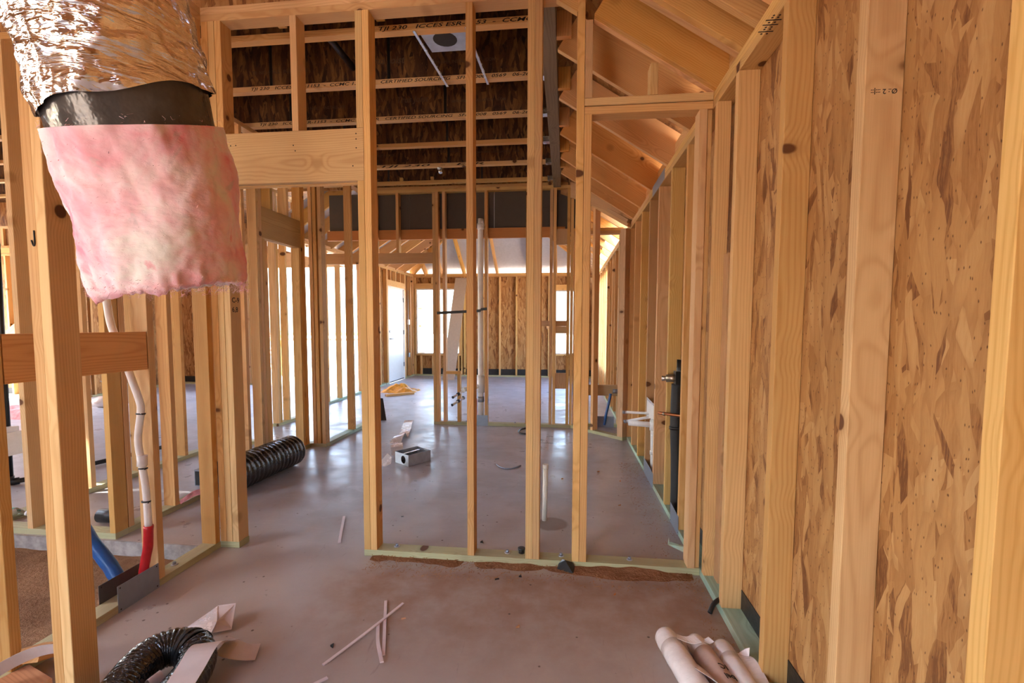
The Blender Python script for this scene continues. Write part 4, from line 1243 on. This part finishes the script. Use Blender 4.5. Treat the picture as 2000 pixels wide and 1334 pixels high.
ribbon('strap', t, [(-1.615, 5.845, 1.43), (-1.3, 5.846, 1.445), (-1.07, 5.847, 1.458), (-1.05, 5.847, 1.475), (-.975, 5.847, 1.482)], (0, 0, 1), .034, BLACKM, .003, 3)
t = thing('blue_pipe', (.52, 5.93, 0), 'blue pipe rising to the ledger in the right corner', 'pipe')
tube('sleeve', t, [(.50, 5.915, T), (.515, 5.915, .15), (.545, 5.918, .29), (.565, 5.925, .39), (.57, 5.93, .43)], .017, BLUE, seg=10, n=4)
t = thing('nail_plate', (.49, 5.94, 0), 'grey guard plate at the foot of the corner blue pipe', 'plate')
extr('sheet', t, [(.36, 5.9475, 0), (.62, 5.9475, 0), (.62, 5.9475, .14), (.36, 5.9475, .14)], (0, .0018, 0), SHIELD)
t = thing('cable_loop', (-.49, 5.56, 0), 'black cable loop on the floor before the mid wall', 'cable')
tube('cable', t, [(-.47, 5.72, .012), (-.52, 5.66, .012), (-.54, 5.56, .012), (-.52, 5.46, .012), (-.46, 5.41, .012), (-.40, 5.42, .012)], .011, BLACKP, seg=8)

# ---- loose things on the slab
pv = thing('pipe_stub', (-.12, 3.03, 0), 'cream capped pipe stub rising from the slab', 'pipe')
tube('pipe', pv, [(-.122, 3.03, -.01), (-.118, 3.03, .355)], .0165, CREAM, seg=16, n=1)
disc('cap', pv, (-.118, 3.03, .345), (0, 0, 1), .0185, .03, CREAM)
bx = thing('register_box', (-1.42, 4.20, 0), 'small open galvanised duct box on the slab', 'box')
Mz = Matrix.Translation((-1.405, 4.215, 0)) @ Matrix.Rotation(radians(54), 4, 'Z')
def bxp(x, y, z): return Mz @ Vector((x, y, z))
def boxside(nm, a, b, h, hole=False):
    a, b = Vector(a), Vector(b)
    n_ = (b-a).cross(Vector((0, 0, 1))).normalized()
    if not hole:
        return extr(nm, bx, [a, b, b+Vector((0, 0, h)), a+Vector((0, 0, h))], n_*-.0015, STEEL)
    L = (b-a).length; e = (b-a)/L
    pts_ = [a, a+e*(L*.5)]
    cz, rr = .05, .036
    c = a+e*(L*.62)
    ring = [c+e*(rr*sin(q))+Vector((0, 0, cz-rr*cos(q))) for q in [2*pi*k/20 for k in range(20)]]
    outer = [a, b, b+Vector((0, 0, h)), a+Vector((0, 0, h))]
    # plate with a round opening: outer square bridged to the ring
    V = [v for v in ring]; F = []
    sq = []
    for q in [2*pi*k/20 for k in range(20)]:
        dx, dz = sin(q), -cos(q)
        tx = ((L*.38) if dx > 0 else (L*.62))/abs(dx) if abs(dx) > 1e-6 else 1e9
        tz = ((h-cz) if dz > 0 else cz)/abs(dz) if abs(dz) > 1e-6 else 1e9
        t_ = min(tx, tz)
        sq.append(c+e*(t_*dx)+Vector((0, 0, cz+t_*dz)))
    V += sq
    for k in range(20):
        k2 = (k+1) % 20
        F.append((k, k2, 20+k2, 20+k))
    b0 = len(V); V += outer
    # corners
    for ci in range(4):
        k = min(range(20), key=lambda j: (sq[j]-outer[ci]).length)
        for j in (k, (k-1) % 20, (k+1) % 20):
            pass
        F.append((20+(k-1) % 20, 20+k, b0+ci)); F.append((20+k, 20+(k+1) % 20, b0+ci))
    P0 = a
    return link(nm, mesh(nm, [v-P0 for v in V], F, STEEL), bx, None, Matrix.Translation(P0))
W_, L_, Hh = .125, .105, .105
c4 = [bxp(-W_, -L_, 0), bxp(W_, -L_, 0), bxp(W_, L_, 0), bxp(-W_, L_, 0)]
boxside('side', c4[0], c4[1], Hh)
boxside('side', c4[1], c4[2], Hh)
boxside('side', c4[2], c4[3], Hh)
boxside('holed_side', c4[3], c4[0], Hh, True)
extr('base', bx, [v+Vector((0, 0, .001)) for v in c4], (0, 0, .002), DSHIELD)
beam('cross_bar', bx, bxp(-W_*.9, .01, Hh-.012), bxp(W_*.75, .03, Hh-.012), .022, .003, ALU)
ft = thing('foil_tape', (-1.7, 4.7, 0), 'long crumpled silver tape strip trailing behind the duct box', 'tape')
ribbon('strip', ft, [(-2.02, 5.93, .03), (-2.00, 5.80, .012), (-1.90, 5.45, .015), (-1.84, 5.30, .05), (-1.83, 5.12, .012), (-1.80, 4.95, .07), (-1.79, 4.78, .015), (-1.70, 4.62, .06), (-1.65, 4.45, .09), (-1.60, 4.33, .015)],
       [(1, .15, 0), (1, .1, .1), (1, .3, 0), (1, -.3, .2), (1, .1, -.1), (1, .4, .3), (1, .1, 0), (1, -.3, .2), (1, .3, .1), (1, 0, 0)], .12, FOILT, .0015, 4)
ft2 = thing('foil_tape', (-1.64, 4.05, 0), 'small bent flap of silver tape left of duct box', 'tape')
extr('flap', ft2, [(-1.69, 4.06, .005), (-1.60, 4.02, .004), (-1.56, 4.08, .075), (-1.62, 4.13, .095)], (0, .003, 0), FOILT)
extr('fold', ft2, [(-1.60, 4.02, .004), (-1.55, 4.03, .03), (-1.56, 4.08, .075)], (0, .003, 0), FOILT)
ft3 = thing('foil_tape', (-1.33, 4.45, 0), 'small silver tape tongue behind the duct box', 'tape')
ribbon('tongue', ft3, [(-1.42, 4.42, .01), (-1.36, 4.45, .03), (-1.28, 4.50, .05)], (.4, 1, 0), .09, FOILT, n=4)
t = thing('wire_piece', (-.5, 4.13, 0), 'curved grey wire piece lying on the slab', 'wire')
tube('wire', t, [(-.61, 4.20, .006), (-.56, 4.12, .006), (-.50, 4.09, .006), (-.44, 4.12, .006), (-.39, 4.20, .006)], .006, SHIELD, seg=6)
t = thing('corner_guard', (.02, 2.40, 0), 'black plastic corner cap against the cross wall plate', 'cap')
bp_ = [(-.03, 2.412, .0), (.055, 2.375, .0), (.07, 2.43, 0), (-.005, 2.431, 0)]
V = [Vector(v) for v in bp_]+[Vector((-.022, 2.42, .028)), Vector((.012, 2.402, .058)), Vector((.05, 2.425, .038)), Vector((.0, 2.429, .05))]
link('shell', mesh('shell', [v-V[0] for v in V], [(3, 2, 1, 0), (0, 1, 5, 4), (1, 2, 6, 5), (2, 3, 7, 6), (3, 0, 4, 7), (4, 5, 6, 7)], BLACKP), t, None, Matrix.Translation(V[0]))
t = thing('pipe_plug', (-.228, 2.50, T), 'small black plug on the cross wall plate left of doubled stud', 'plug')
disc('plug', t, (-.225, 2.497, T), (0, 0, 1), .016, .026, BLACKP, 10)
disc('plug_head', t, (-.225, 2.497, T+.02), (0, 0, 1), .020, .009, BLACKP, 10)
def strip(label, p, q, w=.012, bend=0):
    p, q = Vector(p), Vector(q)
    t = thing('plastic_strip', p, label, 'strip')
    m_ = (p+q)/2+(q-p).cross(Vector((0, 0, 1)))*bend
    m_.z += .002
    ribbon('strip', t, [p, m_, q], tuple((q-p).cross(Vector((0, 0, 1)))), w, STRAWM, .004, 4)
strip('longest pale plastic strip, lying aslant on the near floor', (-.893, 1.604, .004), (-.722, 2.005, .014), bend=.015)
strip('pale plastic strip crossing under the longest one', (-.815, 2.03, .003), (-.688, 1.682, .003), .013)
strip('shortest pale plastic strip beside the crossed pair', (-.785, 1.866, .0025), (-.676, 1.636, .009), .014, bend=.03)
strip('lone white plastic strip on the floor at the door opening', (-1.306, 2.56, .004), (-1.452, 2.92, .006), .016)
strip('pale plastic strip end at the bottom edge of the floor', (-.93, 1.44, .004), (-.845, 1.545, .004), .013)
rnd = random.Random(3)
for k in range(16):
    x, yv = rnd.uniform(-1.6, .6), rnd.uniform(1.5, 4.2)
    o = extr('floor_chip', None, [(x, yv, .0005), (x+rnd.uniform(.008, .02), yv+rnd.uniform(-.009, .009), .0005), (x+rnd.uniform(.005, .02), yv+rnd.uniform(.008, .022), .0005)], (0, 0, rnd.uniform(.004, .009)), REDW if k % 3 else BLACKP)
    tag(o, 'small dark wood chip loose on the slab' if k % 3 else 'small black plastic bit loose on the slab', 'chip', 'wood chips on the slab' if k % 3 else 'black bits on the slab')
def dust(name, label, x0, x1, y0, y1, n, hf, s=.006, parent=None):
    V, F = [], []
    r_ = random.Random(len(name)+n)
    for k in range(n):
        a, b_ = r_.random(), r_.random()
        x = x0+(x1-x0)*a; yv = y1-(y1-y0)*(b_**1.7)
        ang = r_.uniform(0, pi); l = s*r_.uniform(.5, 1.8); w2 = s*.25
        z = hf(a, b_)*r_.random()+.0012
        e = Vector((cos(ang), sin(ang), r_.uniform(-.3, .3)))*l; f_ = Vector((-sin(ang), cos(ang), .2))*w2
        c = Vector((x, yv, z)); b0 = len(V)
        V += [c-e-f_, c+e-f_, c+e+f_, c-e+f_]; F.append((b0, b0+1, b0+2, b0+3))
    o = link(name, mesh(name, V, F, DUST))
    return tag(o, label, 'sawdust', kind='stuff')
heap = heightfield('soil_heap', None, -1.05, .66, 2.29, 2.434, 90, 14, lambda x, yv: -.006+max(0, (yv-2.29)/.144)**1.6*(.013+.014*mnoise.noise(Vector((x*3, 0, 3)))+.008*mnoise.noise(Vector((x*11, yv*8, 3)))+.018*math.exp(-((x-.36)/.16)**2)), soil('red_soil', (0.20, 0.085, 0.04), (0.32, 0.155, 0.08)))
tag(heap, 'low drift of red soil along the front of the cross wall', 'soil', kind='stuff')
dust('sawdust_front', 'sawdust scattered before the cross wall plate', -1.05, .66, 2.25, 2.432, 900, lambda a, b_: .012*(1-b_))
d_ = dust('sawdust_right', 'sawdust along the right bottom plate', .50, .695, 2.5, 4.4, 700, lambda a, b_: .006, .005)
dust('sawdust_near', 'sawdust beside the near right bottom plate', .60, .695, 1.45, 2.40, 260, lambda a, b_: .004, .005)

# ---- film-wrapped paper rolls, lower right
def roll(lb, p, q, r, flap=None, printed=None):
    p, q = Vector(p), Vector(q)
    t = thing('paper_roll', p, lb, 'roll', 'film wrapped paper rolls')
    e = (q-p).normalized()
    prof = [(0, .55), (.006, .8), (.02, .96), (.045, 1.0)]
    def rad(s, a):
        b_ = 1.0
        for (s0, v0), (s1, v1) in zip(prof, prof[1:]):
            if s0 <= s <= s1: b_ = v0+(v1-v0)*(s-s0)/(s1-s0)
        return b_*(1+.015*mnoise.noise(Vector((s*30, cos(a)*2, sin(a)*2))))
    L = (q-p).length
    pts_ = [p+e*s for s in (0, .006, .02, .045, .08, .14)]+[p+e*(L*k/4) for k in (3, 4)]
    tube('core', t, pts_, r, FILM, seg=22, n=1, rad=rad)
    tube('paper', t, [p+e*.085, p+e*.12, q], r*1.035, ROLLP if printed else FILM, seg=22, n=1)
    side = e.cross(Vector((0, 0, 1))).normalized()
    if flap:
        for k, (s0, s1, out, zz) in enumerate(flap):
            a = p+e*s0+Vector((0, 0, r*.75)); b_ = p+e*s1+Vector((0, 0, r*.6)); c = p+e*(s0+(s1-s0)*.55)-side*out+Vector((0, 0, zz))
            ribbon('torn_flap', t, [a-side*r*.2, p+e*(s0*.6+s1*.4)-side*out*.62+Vector((0, 0, r*.9)), c], e*1.0+Vector((0, 0, .25)), (s1-s0)*.55, FILM, .0014, 4)
    if printed:
        a0 = math.atan2(e.y, e.x)
        for k, (s, body, sz) in enumerate(printed):
            c = p+e*s+Vector((0, 0, r*1.045))
            cu = bpy.data.curves.new('printed_text', 'FONT'); cu.body = body; cu.size = sz; cu.extrude = .0003; cu.align_x = 'CENTER'; cu.offset = .0008; cu.materials.append(INK)
            o = bpy.data.objects.new('printed_text', cu); COL.objects.link(o); o.parent = t
            o.location = c-side*.012+e*sz*.7-p; o.rotation_euler = (0, radians(-20), a0-pi/2)
    return t
roll('left roll with a film flap, of the three near floor rolls', (.405, 1.875, .045), (.555, 1.13, .045), .044, [(.05, .17, .085, .055), (.20, .40, .075, .02)])
roll('middle roll with large printed letters, of the three near floor rolls', (.518, 1.862, .040), (.660, 1.13, .040), .038, [(.03, .11, .035, .05)], [(.165, 'IC', .036), (.215, 'bel', .036), (.272, 'ard', .048)])
r3 = roll('right roll with crumpled film beside the plate, of three', (.612, 1.840, .040), (.655, 1.40, .040), .038)
for o_ in r3.children: pass
ribbon('crumpled_film', r3, [(.655, 1.77, .060), (.664, 1.70, .065), (.672, 1.60, .058), (.672, 1.50, .05)], [(1, .1, -.2), (1, .2, .3), (1, 0, -.1), (1, .1, .2)], .075, FILM, .002, 5)
extr('film_tip', r3, [(.652, 1.768, .057), (.688, 1.752, .060), (.694, 1.764, .088), (.682, 1.770, .080)], (.001, .003, 0), FILM)

# ---- light fixture frame and pipe between the first joists
lf = thing('light_housing', (-.74, 2.90, 2.985), 'galvanised recessed light tray hung between two joists', 'light fixture')
for x in (-.885, -.578):
    a, b_ = (-.885, -.845) if x < -.7 else (-.578, -.555)
    beam('hanger_bar', lf, (a, 2.75, 2.977), (b_, 3.385, 2.972), .018, .012, ALU)
extr('tray', lf, [(-.868, 2.765, 2.985), (-.592, 2.765, 2.985), (-.605, 2.99, 2.985), (-.845, 2.99, 2.985)], (0, 0, .0015), STEEL)
board('tray_lip', lf, -.868, -.592, 2.757, 2.767, 2.975, 3.01, ALU, 'x')
board('tray_lip', lf, -.845, -.605, 2.988, 2.995, 2.985, 3.03, STEEL, 'x')
disc('can', lf, (-.73, 2.87, 2.987), (0, 0, 1), .075, .13, DSHIELD, 20)
disc('can_dark_disc', lf, (-.73, 2.87, 2.9835), (0, 0, 1), .072, .001, INK, 20)  # shade inside the can, painted as a black disc
bpv = thing('vent_pipe', (-1.62, 2.9, 3.1), 'black vent pipe running under the deck between joists', 'pipe')
tube('pipe', bpv, [(-1.52, 2.76, 3.115), (-1.515, 3.33, 3.105)], .022, BLACKP, seg=12, n=1)
# small junction light under the far joist
t = thing('lamp_holder', (-1.36, 5.0, 2.95), 'small bare metal lamp holder under the far joists', 'lamp')
disc('base', t, (-1.36, 5.09, 2.972), (0, 0, -1), .03, .012, ALU)
disc('socket', t, (-1.36, 5.09, 2.96), (.2, -.2, -1), .02, .045, ALU, 12)

# ---- left room
gp = thing('gas_pipe', (-4.36, 3.2, 0), 'black steel gas pipe running down and along the slab', 'pipe')
tube('riser', gp, [(-4.345, 3.2, 1.9), (-4.355, 3.2, 1.2), (-4.368, 3.2, .03)], .021, BLACKP, seg=12, n=1)
tube('run', gp, [(-4.368, 3.2, .028), (-4.30, 3.30, .028), (-4.20, 3.72, .028), (-4.10, 4.15, .028), (-4.05, 4.5, .028)], .020, BLACKP, seg=12, n=3)
tube('elbow', gp, [(-4.368, 3.2, .075), (-4.368, 3.2, .03), (-4.335, 3.24, .028)], .028, BLACKP, seg=12, n=4)
disc('end_cap', gp, (-4.05, 4.5, .028), (.3, 1, 0), .028, .05, BLACKP)
jb = thing('junction_box', (-4.36, 3.17, .36), 'white plastic box on the upright black pipe', 'box')
board('box', jb, -4.47, -4.26, 3.12, 3.235, .26, .44, PVC, 'x')
board('lid', jb, -4.44, -4.29, 3.135, 3.225, .44, .475, PVC, 'x')
bo = thing('water_bottle', (-3.5, 2.6, T), 'clear empty water bottle with green label lying on its side', 'bottle')
bdir = Vector((.38, .05, 0)).normalized()
bc = Vector((-3.72, 2.62, .038))
bp2 = [bc+bdir*s for s in (0, .004, .012, .05, .10, .14, .165, .185, .20, .215)]
rr_ = [.6, .9, 1, 1, 1, 1, .86, .62, .4, .36]
def brad(s, a):
    ss = [0, .004, .012, .05, .10, .14, .165, .185, .20, .216]
    for (s0, v0), (s1, v1) in zip(zip(ss, rr_), zip(ss[1:], rr_[1:])):
        if s0 <= s <= s1+1e-6: return v0+(v1-v0)*(s-s0)/(s1-s0)+.02*sin(s*300)*(s < .14)
    return .36
tube('body', bo, bp2, .036, PET, seg=20, n=1, rad=brad)
tube('label', bo, [bc+bdir*.115, bc+bdir*.14], .0372, LABELG, seg=20, n=1, cap=False)
disc('cap', bo, bc+bdir*.213, bdir, .0155, .015, PVC, 14)
cp = thing('pipe_coupling', (-2.9, 2.6, 0), 'dark grey pipe coupling on the floor behind stud pair', 'pipe')
tube('pipe', cp, [(-2.98, 2.66, .045), (-2.82, 2.67, .045)], .043, BLACKM, seg=18, n=1, wall=.006)
ps = thing('pink_scrap', (-2.63, 2.95, 0), 'small tuft of pink wool on the middle plate', 'scrap')
ribbon('tuft', ps, [(-2.66, 2.93, T), (-2.62, 2.95, .07), (-2.60, 3.0, .085), (-2.55, 3.06, .09)], (.3, .2, 1), .045, PINKF, .006, 5)
ribbon('film', ps, [(-2.64, 2.96, T), (-2.60, 2.96, .06), (-2.57, 3.02, .07)], (1, .2, .4), .03, FILM, .001, 4)
gb = thing('outlet_box', (-3.02, 3.75, 0), 'grey metal outlet box on the floor by black duct', 'box')
board('box', gb, -2.91, -2.80, 3.36, 3.46, .0, .13, SHIELD, 'z')
board('cover', gb, -2.90, -2.81, 3.354, 3.36, .01, .12, BLACKM, 'z')
cb_ = thing('cardboard_box', (-7.1, 6.9, 0), 'crumpled cardboard box standing on the left room floor', 'box')
for nm, q in (('side', [(-7.32, 6.75, 0), (-6.98, 6.80, 0), (-7.00, 6.80, .33), (-7.33, 6.75, .30)]), ('side', [(-6.98, 6.80, 0), (-6.93, 7.12, 0), (-6.95, 7.12, .32), (-7.00, 6.80, .33)]), ('side', [(-7.30, 7.10, 0), (-7.32, 6.75, 0), (-7.33, 6.75, .30), (-7.31, 7.10, .33)]), ('flap', [(-7.33, 6.75, .30), (-7.00, 6.80, .33), (-7.03, 6.66, .40), (-7.30, 6.62, .38)])):
    extr(nm, cb_, q, (0, .004, .001), CARD)
board('print', cb_, -7.12, -7.04, 6.765, 6.775, .20, .26, REDW, 'x')
bl = thing('plastic_bag', (-7.05, 6.65, 0), 'white and black plastic bag slumped by the cardboard box', 'bag')
V = []; F = []
for j in range(7):
    for i in range(14):
        a = 2*pi*i/14; t_ = j/6
        rr = .16*sin(pi*(.12+.80*t_))*(1+.3*mnoise.noise(Vector((cos(a)*2, sin(a)*2, j*.7))))
        V.append((rr*cos(a), rr*sin(a)*.8, .17*t_))
for j in range(6):
    for i in range(14): F.append((j*14+i, j*14+(i+1) % 14, (j+1)*14+(i+1) % 14, (j+1)*14+i))
F += [tuple(range(13, -1, -1)), tuple(range(84, 98))]
link('sack', mesh('sack', V, F, FILM, True), bl, None, Matrix.Translation((-7.08, 6.45, 0)))
bk = thing('black_tray', (-6.3, 8.0, 0), 'black plastic tray leaning at the far left room wall', 'tray')
extr('panel', bk, [(-6.95, 8.55, 0), (-6.55, 8.2, 0), (-6.62, 8.3, .16), (-7.05, 8.7, .30)], (.03, .04, 0), BLACKM)
extr('edge', bk, [(-6.95, 8.54, 0.0), (-6.55, 8.19, 0), (-6.55, 8.19, .05), (-6.95, 8.54, .05)], (.0, -.02, 0), PVC)
pk = thing('insulation_roll', (-7.6, 5.6, 0), 'flattened pink insulation batt on the left room floor', 'insulation')
heightfield('batt', pk, -8.4, -7.05, 5.45, 5.95, 40, 16, lambda x, yv: max(0.0, (.13+.03*mnoise.noise(Vector((x*4, yv*4, 0)))+.015*mnoise.noise(Vector((x*14, yv*14, 0))))*max(0, 1-((yv-5.7)/.25)**4)*min(1, (-7.05-x)*9)), PINKF)

# ---- far room things
ys1 = thing('yellow_sack', (-3.1, 8.7, 0), 'crumpled yellow sack lying on the far room floor', 'bag')
heightfield('sack', ys1, -3.45, -2.80, 8.45, 8.95, 44, 26, lambda x, yv: max(0, (1-((x+3.13)/.32)**2))**.5*max(0, 1-((yv-8.70)/.24)**2)**.5*(.10+.09*mnoise.noise(Vector((x*5, yv*5, 1)))+.03*mnoise.noise(Vector((x*16, yv*16, 1)))), YELLOW)
t = thing('timber_scrap', (-3.0, 8.2, 0), 'short timber scrap lying before the yellow sack', 'timber')
beam('stick', t, (-3.16, 8.02, .02), (-2.78, 8.40, .02), .085, T, RAFT)
t = thing('black_sheet', (-2.42, 6.0, 0), 'narrow black board leaning just past the door opening', 'board')
extr('sheet', t, [(-2.455, 5.98, 0), (-2.375, 6.02, 0), (-2.43, 6.05, .29), (-2.465, 6.03, .30)], (.004, .006, 0), BLACKM)
lb_ = thing('leaning_board', (-2.62, 11.2, 0), 'tan board leaning on the far wall beside the wide window', 'board')
beam('board', lb_, (-2.68, 10.62, .0), (-2.53, 11.39, 2.42), .018, .30, BOARD, up=(1, -.1, 0))
wr_ = thing('conduit', (-3.73, 10.95, 1.2), 'thin conduit with a box beside the white door', 'conduit')
tube('conduit', wr_, [(-3.745, 11.0, 2.1), (-3.745, 11.0, .55)], .010, SHIELD, seg=8, n=1)
board('box', wr_, -3.76, -3.72, 10.96, 11.04, .5, .6, SHIELD, 'z')
board('switch_box', wr_, -3.76, -3.72, 10.96, 11.04, 1.28, 1.4, WHITE, 'z')

# ---- outside, seen blown out through the openings
ex = thing('barrier_fence', (-7.0, 12.5, -.17), 'orange mesh barrier fence panel outside the patio opening', 'fence')
board('post', ex, -7.98, -7.90, 12.45, 12.53, -.17, 1.1, RAFT, 'z')
beam('brace', ex, (-8.1, 12.4, 1.15), (-7.75, 12.4, -.16), .05, .09, RAFT, up=(0, 1, 0))
for k in range(9):
    for i_ in range(2): pass
for k in range(8): board('strand', ex, -8.75, -8.12, 12.48, 12.49, .0+.13*k, .05+.13*k, ORANGE, 'x')
for k in range(6): board('strand', ex, -8.70+.11*k, -8.66+.11*k, 12.475, 12.48, 0, .98, ORANGE, 'z')
rl = thing('rail_beam', (-7, 11.9, 1.0), 'long pale timber rail outside beyond the patio opening', 'rail')
board('rail', rl, -11, -4.2, 12.0, 12.08, .98, 1.06, WOOD, 'x')
for x in (-10.9, -4.3): board('post', rl, x, x+.09, 12.09, 12.18, -.17, 1.05, WOOD, 'z')
rl2 = thing('rail_beam', (-7, 12.3, .8), 'lower timber rail outside behind the pale one', 'rail')
board('rail', rl2, -11, -4.2, 12.2, 12.28, .84, .90, WOOD2, 'x')
for x in (-9.6, -5.2): board('post', rl2, x, x+.09, 12.29, 12.38, -.17, .9, WOOD2, 'z')
pc = thing('porch_post', (-4.0, 13.0, -.17), 'pale timber porch post outside the wide far window', 'post')
board('post', pc, -4.23, -4.03, 13.0, 13.2, -.17, 1.75, WOOD, 'z')
board('post_cap', pc, -4.25, -4.01, 12.98, 13.22, 1.75, 1.79, WOOD, 'x')
beam('knee_brace', pc, (-4.75, 13.05, .75), (-4.23, 13.05, 1.25), .05, .09, RAFT)

# ------------------------------------------------------------------ lettering to mesh
bpy.context.view_layer.update()
dg = bpy.context.evaluated_depsgraph_get()
for o in [o for o in bpy.data.objects if o.type == 'FONT']:
    me = bpy.data.meshes.new_from_object(o.evaluated_get(dg))
    me.name = 'lettering'
    nm, pa, mb = o.name, o.parent, o.matrix_basis.copy()
    bpy.data.objects.remove(o)
    q = bpy.data.objects.new(nm, me)
    COL.objects.link(q)
    q.parent = pa
    q.matrix_basis = mb
